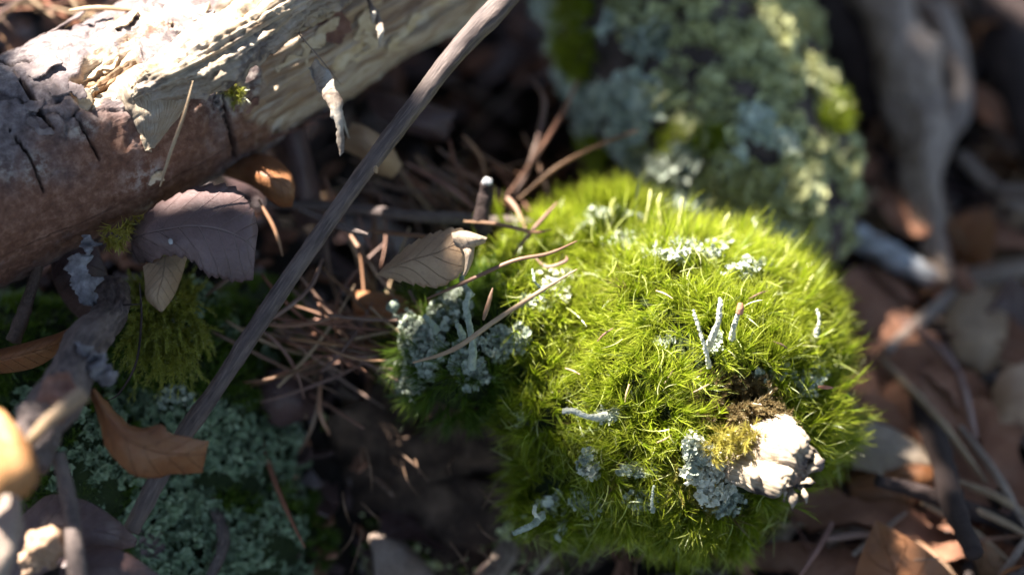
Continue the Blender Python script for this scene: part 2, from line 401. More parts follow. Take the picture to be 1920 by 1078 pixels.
Llen = np.linalg.norm(np.diff(cc, axis=0), axis=1).sum()
def log_st(px, py):
    """surface coordinates (s, theta) of the log where the line of sight meets it"""
    r = ray(px, py); rel = base - CAM; al = rel @ r; dist = np.linalg.norm(rel - al[:, None] * r, axis=1)
    k = np.where(dist < .06)[0]
    if len(k) == 0: k = np.array([dist.argmin()])
    k = k[al[k].argmin()]
    return ss[k], tt[k], k
def blobm(cs, soft=.35, ns=0):
    """soft patch mask from list of (px,py,radius_cm along, radius across)"""
    m = np.zeros(len(base)); q = np.stack([ss * Llen, np.cos(tt), np.sin(tt)], -1)
    wob = fbm(q * 1.6, 4, 40 + ns) * .9
    for px, py, ra, rb in cs:
        s0, t0, k = log_st(px, py); dt = np.abs((tt - t0 + np.pi) % (2 * np.pi) - np.pi) * 1.33
        e = np.sqrt(((ss - s0) * Llen / ra) ** 2 + (dt / rb) ** 2) + wob
        m = np.maximum(m, 1 - sstep(1 - soft, 1 + soft, e))
    return m
q = np.stack([ss * Llen, np.cos(tt) * 1.33, np.sin(tt) * 1.33], -1)
# exposed wood: right half of the visible side plus a torn hollow near the upper left
woodm = blobm([(760, 60, 1.6, 1.9), (620, 100, 1.2, 1.5), (880, 20, 1.6, 1.8), (540, 60, .7, .8), (190, 130, .62, .5), (165, 165, .38, .32), (640, 190, .5, .4), (470, 20, .3, .2)], .14, 1)
srt = log_st(860, 30)[0]; woodm = np.maximum(woodm, sstep(srt - .02, srt + .02, ss + .03 * fbm(q, 3, 77)))
bark = 1 - woodm
red = np.clip(blobm([(40, 470, 1.6, .55), (200, 380, 1.5, .6), (340, 300, 1.1, .9), (480, 230, .8, .7), (190, 280, .9, .5), (60, 400, 1.3, .6), (290, 55, .5, .12)], .6, 2), 0, 1)
lich = blobm([(270, 330, .4, .22), (70, 320, .16, .2), (160, 240, .22, .1), (430, 305, .25, .1), (270, 375, .25, .1), (250, 60, .9, .4), (100, 90, .6, .25), (470, 170, .5, .25), (10, 310, .12, .2)], .6, 3)
crack = np.zeros(len(base))
def crackline(pts, wd):
    global crack
    st = [log_st(*p)[:2] for p in pts]; st = np.array(st)
    tl = np.linspace(0, 1, 160); c2 = crom(st, tl); c2[:, 1] += .012 * np.interp(tl * 60, np.arange(61), rng.normal(0, 1, 61)); taper = np.sin(np.pi * np.clip(tl, .02, .98)) ** .5
    for (s0, t0), tp in zip(c2, taper):
        k = (np.abs(ss - s0) * Llen < .2)
        dd = np.hypot((ss[k] - s0) * Llen, (np.abs((tt[k] - t0 + np.pi) % (2 * np.pi) - np.pi)) * 1.33)
        crack[k] = np.maximum(crack[k], 1 - sstep(wd * tp * .4, wd * tp, dd))
crackline([(28, 140), (55, 175), (75, 205), (100, 238)], .05)
crackline([(420, 175), (424, 215), (427, 245), (420, 275)], .035)
crackline([(0, 118), (30, 128), (60, 120)], .05)
crackline([(180, 165), (215, 150), (235, 135)], .05)
crackline([(140, 215), (170, 260), (185, 300)], .022)
crackline([(20, 240), (60, 300), (80, 360)], .02)
fibr = fbm(np.stack([ss * Llen * .9, tt * 7.5, ss * 0], -1), 5, 21, .62)
fibr2 = np.abs(fbm(np.stack([ss * Llen * .6, tt * 12, ss * 0 + 4], -1), 3, 31))
hb = .12 * bark + bark * (.085 * fbm(q * 1.1, 5, 13, .6) + .035 * fbm(q * 5, 4, 14)) + (1 - bark) * (.2 * fibr - .24 * fibr2 + .06 + .12 * fbm(q * 1.3, 5, 99, .62))
plates = np.abs(fbm(q * np.array([.9, 1.4, 1.4]) + 9, 4, 50)); hb -= bark * (1 - red) * .07 * (1 - sstep(0, .05, plates))
hb -= .16 * crack
# ragged upper ridge
hb += .12 * sstep(.2, .9, np.sin(tt)) * fbm(q * 1.6, 4, 60, .6)
rad = (rr[:, None] * (1 + 0 * th[None])).ravel() + hb
LV = (np.repeat(cc, NV, 0) + ring.reshape(-1, 3) * rad[:, None])
crk = np.clip(crack + bark * (1 - red) * (1 - sstep(0, .022, plates)) * .6, 0, 1)
lroot = empty('fallen_log', P(300, 200, 42.0))
tag(lroot, 'fallen log with peeling grey and red brown bark, pale bare wood towards its far end', 'log')
build('log_trunk', LV, [grid_faces(NU, NV, True)], M_log, lroot, {'s': ss, 'w': tt / (2 * np.pi), 'bark': bark, 'red': red, 'lich': lich, 'crack': crk})
def log_pt(px, py, up=0.0):
    k = log_st(px, py)[2]; n = ring.reshape(-1, 3)[k]
    return LV[k] + n * up, n
# broken side branch lying over the log
bp = [P(700, -90, 41.3), P(600, -25, 40.8), P(505, 35, 40.1), P(425, 85, 39.8), P(350, 125, 39.7), P(300, 152, 39.8), P(262, 175, 40.0)]
V, F, A = tube(bp, [.5, .5, .46, .43, .42, .36, .2], 230, 110, .36, .9, 5, groove=1.3)
rn = nrm(V - crom(bp, A['s'])); sn = fbm(V * 1.9, 4, 8, .6); V += rn * ((np.round(sn * 4) / 4 * .1 + sn * .05) + fbm(V * 9, 3, 9) * .05)[:, None]
A['rot'] = np.clip(sstep(.18, .36, fbm(V * 2.6, 4, 19, .65)) * .6 + sstep(.5, .9, nrm(V - crom(bp, A['s'])) @ nrm(RIV * .5 - UPV)) * .3, 0, 1)  # noise gives brown patches; lower right side is darkened as painted shade
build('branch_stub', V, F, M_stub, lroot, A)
def S4(lst): return [P(a_, b_, c_ + .4) for a_, b_, c_ in lst]
# bark flap below it, with pointed tip
def S3(lst): return [P(*p) for p in lst]
V, F, A = sheet(S4([(300, 120, 39.5), (345, 150, 39.5), (352, 190, 39.55), (320, 235, 39.7), (282, 284, 39.75)]),
                S4([(255, 130, 39.6), (275, 165, 39.4), (285, 200, 39.4), (285, 240, 39.6), (277, 284, 39.78)]),
                S4([(218, 160, 40.0), (222, 190, 39.7), (240, 220, 39.7), (258, 255, 39.75), (272, 284, 39.8)]), 70, 34, rough=.12, seed=4, fr=2.2, ragged=.1)
V += nrm(np.ones_like(V) * BACK) * (fbm(V * 6, 4, 3)[:, None] * .06); A['rot'] = np.clip(sstep(.15, .35, fbm(V * 2.4, 4, 29, .65)) * .6, 0, 1)
build('bark_flap', V, F, M_stub, lroot, A, solid=.09)
# flakes: (outline left, mid, right) hung on the log
def flake(px, py, ln, wd, ang, up, mt, lift=.25, seed=0, name='bark_flake', parent=lroot):
    p, n = log_pt(px, py, up); ax_ = math.radians(ang)
    T = nrm(RIV * math.cos(ax_) + UPV * math.sin(ax_)); T = nrm(T - n * np.dot(T, n)); S = np.cross(n, T)
    r = np.random.default_rng(seed); k = 6
    M_ = [p + T * ln * (i / (k - 1) - .5) + n * lift * ln * ((i / (k - 1)) ** 2) + S * r.normal(0, .06) * ln for i in range(k)]
    wds = [wd * (.5 + .5 * math.sin(math.pi * (i + .6) / k)) * r.uniform(.6, 1.2) for i in range(k)]; wds[-1] *= .15
    L_ = [m + S * a + n * r.normal(0, .12) * wd for m, a in zip(M_, wds)]; R_ = [m - S * a * r.uniform(.6, 1.1) + n * r.normal(0, .12) * wd for m, a in zip(M_, wds)]
    V, F, A = sheet(L_, M_, R_, 46, 14, rough=.22 * wd, seed=seed, fr=4, ragged=.75 * wd)
    return build(name, V, F, mt, parent, A, solid=.03)
fl = [(30, 75, 1.2, .35, 25, M_flake), (110, 60, 1.3, .3, 10, M_flake), (205, 50, 1.1, .28, 15, M_flake_pale), (330, 30, 1.2, .3, 20, M_flake_pale), (60, 135, 1.0, .3, 5, M_flake),
      (150, 190, .8, .25, 40, M_flake_pale), (205, 170, .9, .14, 55, M_flake_pale), (175, 120, .9, .1, 35, M_flake_pale), (230, 110, .7, .12, 30, M_flake_pale),
      (515, 60, .7, .35, 60, M_flake_red), (530, 20, .6, .35, 20, M_flake), (630, 40, .75, .32, 80, M_flake_red), (690, 60, .9, .2, 100, M_flake_pale), (655, 100, .8, .22, 35, M_flake_pale),
      (420, 140, .6, .25, 10, M_flake), (395, 150, .5, .2, 120, M_flake), (590, 235, .9, .22, 20, M_flake_red), (560, 255, .8, .18, 30, M_flake_red), (620, 225, .7, .15, -60, M_flake),
      (500, 260, .8, .14, 32, M_flake_red), (700, 30, .7, .2, 60, M_flake_pale), (760, 60, .9, .14, 25, M_flake_pale), (560, 110, .9, .12, 28, M_flake_pale), (600, 60, .8, .13, 40, M_flake_pale),
      (80, 240, .5, .1, -30, M_flake), (130, 175, .6, .16, -20, M_flake), (290, 325, .35, .12, 60, M_flake_pale), (265, 200, .5, .16, -50, M_flake_pale), (470, 200, .4, .1, 60, M_flake_red),
      (355, 45, .8, .2, 5, M_flake), (420, 20, .9, .22, 20, M_flake_pale), (250, 35, .6, .1, 10, M_flake_red), (60, 200, .5, .12, 30, M_flake), (830, 20, .9, .12, 25, M_flake_pale), (720, 120, .9, .1, 28, M_flake_pale)]
for i, (a, b_, l_, w_, g_, m_) in enumerate(fl): flake(a, b_, l_ * .85, w_ * .72, g_, -.01, m_, .05 + .07 * (i % 3), i + 1)
# hanging strip of straw coloured fibre (620,180)
V, F, A = sheet(S3([(590, 112, 40.5), (622, 145, 40.3), (640, 190, 40.1), (644, 230, 40.1), (645, 285, 40.1)]),
                S3([(585, 125, 40.6), (605, 160, 40.25), (625, 200, 40.0), (636, 240, 40.0), (640, 290, 40.1)]),
                S3([(576, 132, 40.5), (594, 168, 40.3), (620, 210, 40.1), (632, 240, 40.1), (639, 292, 40.1)]), 80, 12, rough=.06, seed=9, fr=4, ragged=.12)
build('wood_fibre_strip', V, F, M_branch, lroot, A, solid=.02)
for (a, b_, c_, d_, e_) in ((705, 20, 712, 90, 8), (690, 0, 700, 45, 7), (610, 170, 655, 260, 5)):
    V, F, A = tube([P(a, b_, 41.2), P((a + c_) / 2 + 5, (b_ + d_) / 2, 40.9), P(c_, d_, 41.0)], [pxcm(e_ * .5), pxcm(e_), pxcm(e_ * .2)], 24, 8, .3, 3, 3, flat=.5)
    build('wood_fibre_strip', V, F, M_branch, lroot, A)

# ------------------------------------------------------------------ moss builder
def ribbons(base_, dirs, length, width, bend, seed, nseg=4, rnd=None):
    """many tapered curved blades. base_, dirs (N,3); bend (N,3) displacement at the tip"""
    r = np.random.default_rng(seed); n = len(base_)
    side = nrm(np.cross(dirs, r.normal(0, 1, (n, 3)))); V = []; T = []
    for k in range(nseg + 1):
        t_ = k / nseg; c = base_ + dirs * (length * t_)[:, None] + bend * (t_ ** 2)
        wd = width * (1 - t_) ** .7 * (0.55 + 1.1 * t_ if t_ < .4 else 1)
        if k < nseg: V += [c - side * wd[:, None], c + side * wd[:, None]]; T += [t_, t_]
        else: V.append(c); T.append(1.0)
    m = len(V); V = np.stack(V, 1).reshape(-1, 3); b = np.arange(n)[:, None] * m
    Fq = np.concatenate([b + np.array([2 * k, 2 * k + 1, 2 * k + 3, 2 * k + 2])[None] for k in range(nseg - 1)])
    Ft = b + np.array([2 * nseg - 2, 2 * nseg - 1, 2 * nseg])[None]
    rv = r.random(n) if rnd is None else rnd
    return V, [Fq, Ft], {'rnd': np.repeat(rv, m), 't': np.tile(T, n)}
def shoots(pts, nor, per, ln, wd, seed, spread=.55, axis_len=.3, tilt=.35, curl=.5, drift=None):
    """moss shoots: each a spray of per leaves round an axis, all swept one way"""
    r = np.random.default_rng(seed); n = len(pts)
    if drift is None: dr = 0
    else: dr = drift
    sw = fbm(pts * .9, 3, seed)[:, None] * np.array([1.0, .3, 0]) + fbm(pts * .9 + 31, 3, seed)[:, None] * np.array([0, .6, .8])
    axd = nrm(nor + sw * tilt * 1.6 + r.normal(0, tilt, (n, 3)) + dr)
    sweep = nrm(np.cross(axd, r.normal(0, 1, (n, 3)))) * .7 + sw * 1.5
    I = np.repeat(np.arange(n), per); m = len(I)
    f = r.random(m); A = axd[I]; hs = r.uniform(.45, 1.35, n)[I]; b = pts[I] + A * (axis_len * f * hs)[:, None]
    out = nrm(np.cross(A, r.normal(0, 1, (m, 3))))
    d = nrm(A + out * (spread * r.uniform(.3, 1.3, m) * (1.15 - .7 * f))[:, None])
    L = ln * r.uniform(.6, 1.25, m) * (1.0 - .25 * f)
    bend = (sweep[I] * curl + out * .35 + r.normal(0, .2, (m, 3))) * L[:, None] * .6
    rv = np.clip(r.random(n)[I] * .6 + r.random(m) * .4, 0, 1)
    return ribbons(b, d, L, wd * r.uniform(.6, 1.2, m), bend, seed + 1, 4, rv)

# cushion lobes
def sph(px, py, d, r): return (P(px, py, d), r)
LOBES = [sph(1275, 715, 41.95, 1.72), sph(1180, 610, 42.4, 1.15), sph(1375, 650, 42.4, 1.2), sph(1395, 780, 41.9, 1.15), sph(1190, 840, 41.5, .95), sph(1310, 885, 41.6, .92),
         sph(870, 675, 41.75, .74), sph(985, 610, 42.0, .85), sph(1000, 535, 42.5, .6), sph(1140, 505, 43.0, .75), sph(880, 605, 42.2, .62), sph(1010, 690, 42.1, .78), sph(815, 640, 41.9, .55), sph(1065, 745, 41.75, .8), sph(1085, 895, 41.75, .72)]
def surf(px, py, lobes=LOBES, grow=0.0):
    r = ray(px, py); best = None
    for c, R in lobes:
        oc = CAM - c; b_ = oc @ r; disc = b_ * b_ - (oc @ oc - (R + grow) ** 2)
        if disc > 0:
            tt_ = -b_ - math.sqrt(disc); p = CAM + r * tt_
            if best is None or tt_ < best[0]: best = (tt_, p, (p - c) / np.linalg.norm(p - c))
    if best is None:
        k = min(lobes, key=lambda l: np.linalg.norm(np.cross(r, l[0] - CAM)) - l[1]); c = k[0]
        p0 = CAM + r * ((c - CAM) @ r); n = nrm(p0 - c); return c + n * (k[1] + grow), n
    return best[1], best[2]
def sample_lobes(lobes, dens, seed, facing=-.45):
    r = np.random.default_rng(seed); Ps, Ns = [], []
    for i, (c, R) in enumerate(lobes):
        n = int(4 * np.pi * R * R * dens); d = nrm(r.normal(0, 1, (n, 3))); p = c + d * R
        ok = (d @ BACK > facing)
        for j, (c2, R2) in enumerate(lobes):
            if j != i: ok &= np.linalg.norm(p - c2, axis=1) > R2 - .06
        Ps.append(p[ok]); Ns.append(d[ok])
    return np.vstack(Ps), np.vstack(Ns)
def topx(p):
    rel = p - CAM; d = rel @ DIRV
    return 960 + (rel @ RIV) / d * 1920 / .36, 539 - (rel @ UPV) / d * 1920 / .36
def ico_blob(c, R, sub, amp, fr, seed):
    import bmesh
    bm = bmesh.new(); bmesh.ops.create_icosphere(bm, subdivisions=sub, radius=1.0)
    V = np.array([v.co[:] for v in bm.verts]); F = np.array([[v.index for v in f.verts] for f in bm.faces]); bm.free()
    V = np.asarray(c) + V * (np.asarray(R) if hasattr(R, '__len__') else R) * (1 + amp * fbm(V * fr + seed * 3.1, 4, seed))[:, None]
    return V, [F], {}

# rotting stump under the moss
sroot = empty('rotting_stump', P(1250, 900, 43.5))
tag(sroot, 'dark rotting stump under the moss cushion with a bleached broken snag', 'stump')
parts = [ico_blob(P(1270, 830, 43.6), (2.0, 1.8, 2.4), 5, .22, 1.8, 1), ico_blob(P(1000, 780, 43.6), (1.6, 1.3, 1.9), 5, .3, 1.8, 2), ico_blob(P(830, 880, 44.2), (2.1, 1.2, 1.9), 5, .35, 2.2, 3), ico_blob(P(640, 930, 44.9), (1.9, 1.2, 1.5), 5, .35, 2.2, 4), ico_blob(P(960, 1010, 43.9), (2.6, 1.1, 1.5), 5, .35, 2.2, 5)]
V, F, A = join(parts)
V += nrm(V - P(1100, 850, 45)) * (fbm(V * np.array([3, 3, .8]), 4, 12)[:, None] * .12)
M_rot = mat_generic('rotten_wood', [(.35, (.02, .012, .009)), (.5, (.065, .04, .028)), (.68, (.17, .11, .075))], scale=1.5, bs=.9, bd=.12, bscale=6)
build('stump_body', V, F, M_rot, sroot)
# broken bleached snag
snag = [P(1360, 790, 41.4), P(1395, 820, 40.6), P(1425, 840, 40.0), P(1455, 862, 39.55), P(1485, 885, 39.25), P(1505, 905, 39.15)]
nu, nv = 120, 110
def splinter(path, rad, seed, nu=90, nv=70, amp=.26, flat=.72, cut=.4, rotl=.0):
    pts = [P(*p) for p in path]; V, F, A = tube(pts, rad, nu, nv, amp, .9, seed, flat=flat, groove=.35)
    e = A['s']; ax_ = nrm(pts[-1] - pts[-2]); rd = V - crom(pts, e); rn = nrm(rd)
    n1 = fbm(V * 2.6, 4, seed + 3, .62); n2 = fbm(V * 6, 4, seed + 4, .6)
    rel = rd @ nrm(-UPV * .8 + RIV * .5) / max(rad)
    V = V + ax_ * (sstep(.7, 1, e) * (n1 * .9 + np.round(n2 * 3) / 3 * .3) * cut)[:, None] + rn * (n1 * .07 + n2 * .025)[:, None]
    A['rot'] = np.clip(sstep(.0, .35, rel - .35 + .8 * n1 + rotl) * sstep(.3, .7, e) + sstep(.84, .97, e + .2 * n1) * .95 + sstep(.2, .45, n1) * .3, 0, 1)  # rotten tip and patches, plus shade painted on the lower right side
    return V, F, A
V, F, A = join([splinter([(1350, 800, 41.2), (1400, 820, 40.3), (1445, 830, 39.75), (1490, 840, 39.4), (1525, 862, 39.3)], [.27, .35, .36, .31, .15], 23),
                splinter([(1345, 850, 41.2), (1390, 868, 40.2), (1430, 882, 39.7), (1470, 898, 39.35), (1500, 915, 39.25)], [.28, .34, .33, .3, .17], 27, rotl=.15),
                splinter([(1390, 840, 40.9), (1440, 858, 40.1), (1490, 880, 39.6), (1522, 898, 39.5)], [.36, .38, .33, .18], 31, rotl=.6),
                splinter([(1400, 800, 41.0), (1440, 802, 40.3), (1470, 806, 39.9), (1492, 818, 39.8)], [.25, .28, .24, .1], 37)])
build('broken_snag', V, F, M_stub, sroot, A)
for i, (a, b_, c_, d_, r_, lb_) in enumerate(((1480, 915, 1486, 957, 13, .2), (1512, 880, 1545, 862, 13, .5), (1500, 912, 1512, 945, 10, .3), (1440, 895, 1462, 925, 12, .1), (1400, 880, 1424, 905, 13, .0), (1524, 850, 1538, 880, 12, .4), (1465, 900, 1470, 940, 8, .2), (1500, 900, 1530, 905, 12, .5))):
    V, F, A = splinter([(a, b_, 39.4), ((a + c_) / 2 + 4, (b_ + d_) / 2, 39.25), (c_, d_, 39.3)], [pxcm(r_ * .75), pxcm(r_ * .5), pxcm(r_ * .08)], 50 + i, 40, 20, .4, .45, .02, lb_)
    build('wood_splinter', V, F, M_stub, sroot, A)
# sparse dark moss, crumbs and rootlets on the shaded stump face
sv_ = [o_ for o_ in bpy.data.objects if o_.name == 'stump_body'][0]; bv = np.empty(len(sv_.data.vertices) * 3, np.float32); sv_.data.vertices.foreach_get('co', bv)
bv = bv.reshape(-1, 3) + np.array(sv_.location) + np.array(sroot.location); bn = np.empty(len(bv) * 3, np.float32); sv_.data.vertices.foreach_get('normal', bn); bn = bn.reshape(-1, 3)
bx_, by_ = topx(bv); kk = (bn @ BACK > 0) & (fbm(bv * 1.2, 3, 71) > .12)
STUMP_V, STUMP_N = bv[kk], bn[kk]

# the cushion
croot = empty('moss_cushion', P(1270, 720, 42.0))
tag(croot, 'big bright green domed moss cushion with fine swept leaves, sunlit on top', 'moss')
V, F, A = join([ico_blob(c, R * .97, 4, .06, 2.5, i) for i, (c, R) in enumerate(LOBES)])
build('moss_peat', V, F, M_peat, croot)
pts, nor = sample_lobes(LOBES, 105, 5)
px_, py_ = topx(pts)
# thin the moss where brown moss, lichen and bare wood show
bare = (np.hypot((px_ - 1372) / 75, (py_ - 745) / 50) < 1) | (np.hypot((px_ - 1440) / 75, (py_ - 870) / 60) < 1) | (np.hypot((px_ - 1335) / 50, (py_ - 880) / 70) < 1) | (np.hypot((px_ - 1165) / 85, (py_ - 430) / 28) < 1)
pts = pts + nor * 0; cl = noise(pts * 5.5, 92); hollow = (fbm(pts * 1.7, 3, 91) < -.3) | (cl < -.3)
keep = ~bare & ~(hollow & (rng.random(len(pts)) < .75))
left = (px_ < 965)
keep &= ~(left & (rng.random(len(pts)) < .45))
pts, nor, left = pts[keep], nor[keep], left[keep]
pts = pts + nor * (fbm(pts * 1.3, 3, 17) * .14)[:, None]
dr = .12 * BACK + .22 * np.array([0, 0, 1.0])
brn = (fbm(pts * 1.9, 3, 123) > .36) & ~left
V, F, A = shoots(pts[brn][::2], nor[brn][::2], 22, .3, .0115, 141, .6, .3, .6, 1.2, dr)
o = build('moss_blades', V, F, M_moss_brown, croot, A); tag(o, kind='stuff')
thinb = ~left & ~(brn & (rng.random(len(pts)) < .4))
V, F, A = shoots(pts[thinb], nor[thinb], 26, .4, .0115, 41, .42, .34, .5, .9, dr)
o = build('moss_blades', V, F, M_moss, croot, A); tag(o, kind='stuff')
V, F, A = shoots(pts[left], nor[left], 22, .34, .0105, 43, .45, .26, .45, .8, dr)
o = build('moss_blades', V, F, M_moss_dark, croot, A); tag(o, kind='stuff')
# pale stray blades lying across the tops
sk = rng.random(len(pts)) < .55; sp, sn = pts[sk & ~left], nor[sk & ~left]; tg = nrm(np.cross(sn, rng.normal(0, 1, sp.shape)))
V, F, A = ribbons(sp + sn * rng.uniform(.25, .5, (len(sp), 1)), nrm(tg + sn * rng.uniform(-.1, .9, (len(sp), 1))), rng.uniform(.2, .45, len(sp)), np.full(len(sp), .0085), nrm(np.cross(tg, sn) + sn * .3) * .16, 48, 5, rng.uniform(.6, 1, len(sp)))
o = build('moss_blades', V, F, M_moss_stray, croot, A); tag(o, kind='stuff')
# longer plumes at the far rim (top of the cushion)
rp = []
for i in range(190):
    a = rng.random(); px = 1005 + 560 * a; py = 470 - 95 * math.sin(math.pi * min(1, a * 1.25 + .1)) + max(0, a - .6) * 240 + rng.normal(0, 14)
    p, n = surf(px, py + 25); rp.append((p, n))
pp = np.array([a for a, b in rp]); nn = np.array([b for a, b in rp])
V, F, A = shoots(pp, nrm(nn + UPV * .6 + np.array([.12, 0, .3])), 34, .5, .012, 47, .3, .35, .14, .25)
o = build('moss_blades', V, F, M_moss, croot, A); tag(o, kind='stuff')
up_ = (nor @ BACK < .4) & (nor @ BACK > -.3) & (nor @ nrm(UPV + RIV * .9) > .25); pr = pts[up_][::3]; nr_ = nor[up_][::3]
V, F, A = shoots(pr, nrm(nr_ + UPV * .25 + RIV * .2), 24, .52, .011, 149, .22, .5, .16, .3)
o = build('moss_blades', V, F, M_moss, croot, A); tag(o, kind='stuff')
# capsules / stalks at rim
st_root = []
for i, (a, b_, c_, d_, dd) in enumerate(((1190, 400, 1197, 342, 41.9), (1208, 402, 1220, 355, 41.8), (1240, 405, 1240, 362, 41.8), (1268, 420, 1280, 370, 41.7), (1350, 432, 1368, 400, 41.9), (1425, 470, 1440, 430, 42.0), (1460, 500, 1478, 455, 41.9), (1468, 512, 1485, 470, 41.8), (1478, 530, 1496, 490, 41.6), (1500, 545, 1525, 515, 41.4), (1150, 405, 1152, 372, 42.2))):
    m = P((a + c_) / 2 + 5 * math.sin(i * 2.3), (b_ + d_) / 2, dd)
    V, F, A = tube([P(a, b_ + 20, dd), m, P(c_, d_, dd)], [.012, .016, .02, .026 + .006 * (i % 3), .024, .008], 20, 7, .25, 3, i)
    build('moss_stalk', V, F, M_seta, croot, A)

# feathery shoots builder (small pinnate moss)
def feather(cx, cy, rx, ry, n, mt, name, label, cat, seed, lobes=LOBES, down=.0, ln=.4, group=None, lift=0.0):
    r = np.random.default_rng(seed); P0, D0_, S0 = [], [], []; segs = []
    for i in range(n):
        a = r.uniform(0, 2 * np.pi); q_ = math.sqrt(r.random()); p, nn_ = surf(cx + rx * q_ * math.cos(a), cy + ry * q_ * math.sin(a), lobes, lift)
        d = nrm(nn_ + r.normal(0, .5, 3) - UPV * down); L = ln * r.uniform(.6, 1.3); bend = (-UPV * down + r.normal(0, .3, 3)) * L * .7
        k = 26; tt_ = np.linspace(.05, 1, k)[:, None]; ax3 = p + d * L * tt_ + bend * tt_ ** 2; T = nrm(d + 2 * bend * tt_)
        segs.append((ax3, T, (1 - tt_[:, 0] * .6)))
    A3 = np.vstack([s[0] for s in segs]); T3 = np.vstack([s[1] for s in segs]); sc3 = np.concatenate([s[2] for s in segs])
    A3 = np.repeat(A3, 3, 0); T3 = np.repeat(T3, 3, 0); sc3 = np.repeat(sc3, 3)
    out = nrm(np.cross(T3, r.normal(0, 1, A3.shape))); d = nrm(T3 * .8 + out)
    V, F, A = ribbons(A3, d, .09 * sc3 * r.uniform(.7, 1.3, len(A3)), .014 * sc3, T3 * .03, seed, 3)
    o = build(name, V, F, mt, None, A); tag(o, label, cat, group); return o
feather(1372, 745, 72, 48, 150, M_moss_brown, 'withered_moss_patch', 'withered brown feathery moss patch above the broken snag', 'moss', 61, ln=.3, lift=.05)
feather(1420, 775, 52, 20, 80, M_moss_brown, 'withered_moss_patch', 'small brown dried moss fringe along the upper edge of the snag', 'moss', 62, ln=.26, lift=.45)

feather(1322, 925, 32, 26, 46, M_moss_yellow, 'golden_moss_tuft', 'yellow green moss tuft low on the cushion under the chalky lichen', 'moss', 64, ln=.24, lift=.15)
feather(1268, 868, 14, 34, 16, M_moss_yellow, 'golden_moss_tuft', 'thin straw yellow moss wisp hanging beside the chalky lichen', 'moss', 65, ln=.3, lift=.22, down=.8)

# ------------------------------------------------------------------ lichens
def squamules(pts, nor, size, seed, lob=5, nr=10):
    r = np.random.default_rng(seed); n = len(pts); S = size * np.clip(r.lognormal(-.1, .42, n), .35, 2.2)
    nd = nrm(nor + r.normal(0, .55, (n, 3))); T = nrm(np.cross(nd, r.normal(0, 1, (n, 3)))); B = np.cross(nd, T)
    ph = r.uniform(0, 6.28, n); cup = r.uniform(-.1, .75, n); V = [pts]; tv = [0.0]
    for ring_, rr_ in ((1, .5), (2, 1.0)):
        for k in range(nr):
            a = 2 * np.pi * k / nr
            w_ = 1 + (.28 * np.cos(lob * a + ph) + .16 * np.sin(3 * a + 2 * ph)) * (ring_ == 2)
            z = cup * rr_ ** 2 + .22 * np.sin(4 * a + ph) * rr_
            V.append(pts + (T * (np.cos(a) * rr_ * w_)[:, None] + B * (np.sin(a) * rr_ * w_)[:, None] + nd * z[:, None]) * S[:, None]); tv.append(rr_)
    m = len(V); V = np.stack(V, 1).reshape(-1, 3); b = np.arange(n)[:, None] * m; k = np.arange(nr); k2 = (k + 1) % nr
    Ft = (b[:, None, :] + np.stack([np.zeros(nr, int), 1 + k, 1 + k2], -1)[None]).reshape(-1, 3)
    Fq = (b[:, None, :] + np.stack([1 + k, 1 + nr + k, 1 + nr + k2, 1 + k2], -1)[None]).reshape(-1, 4)
    return V, [Ft, Fq], {'rnd': np.repeat(r.random(n), m), 't': np.tile(tv, n)}
def lichen_pts(cx, cy, rx, ry, n, seed, lobes=LOBES, lift=.2, th=.12):
    r = np.random.default_rng(seed); a = r.uniform(0, 2 * np.pi, n); q_ = np.sqrt(r.random(n))
    # uneven outline
    out = 1 + .35 * np.sin(2 * a + seed) + .2 * np.sin(5 * a + seed * 2)
    Pt, Nn = [], []
    for ai, qi, oi in zip(a, q_, out):
        p, n_ = surf(cx + rx * qi * oi * math.cos(ai), cy + ry * qi * oi * math.sin(ai), lobes, lift); Pt.append(p + n_ * r.uniform(-th, th)); Nn.append(n_)
    return np.array(Pt), np.array(Nn)
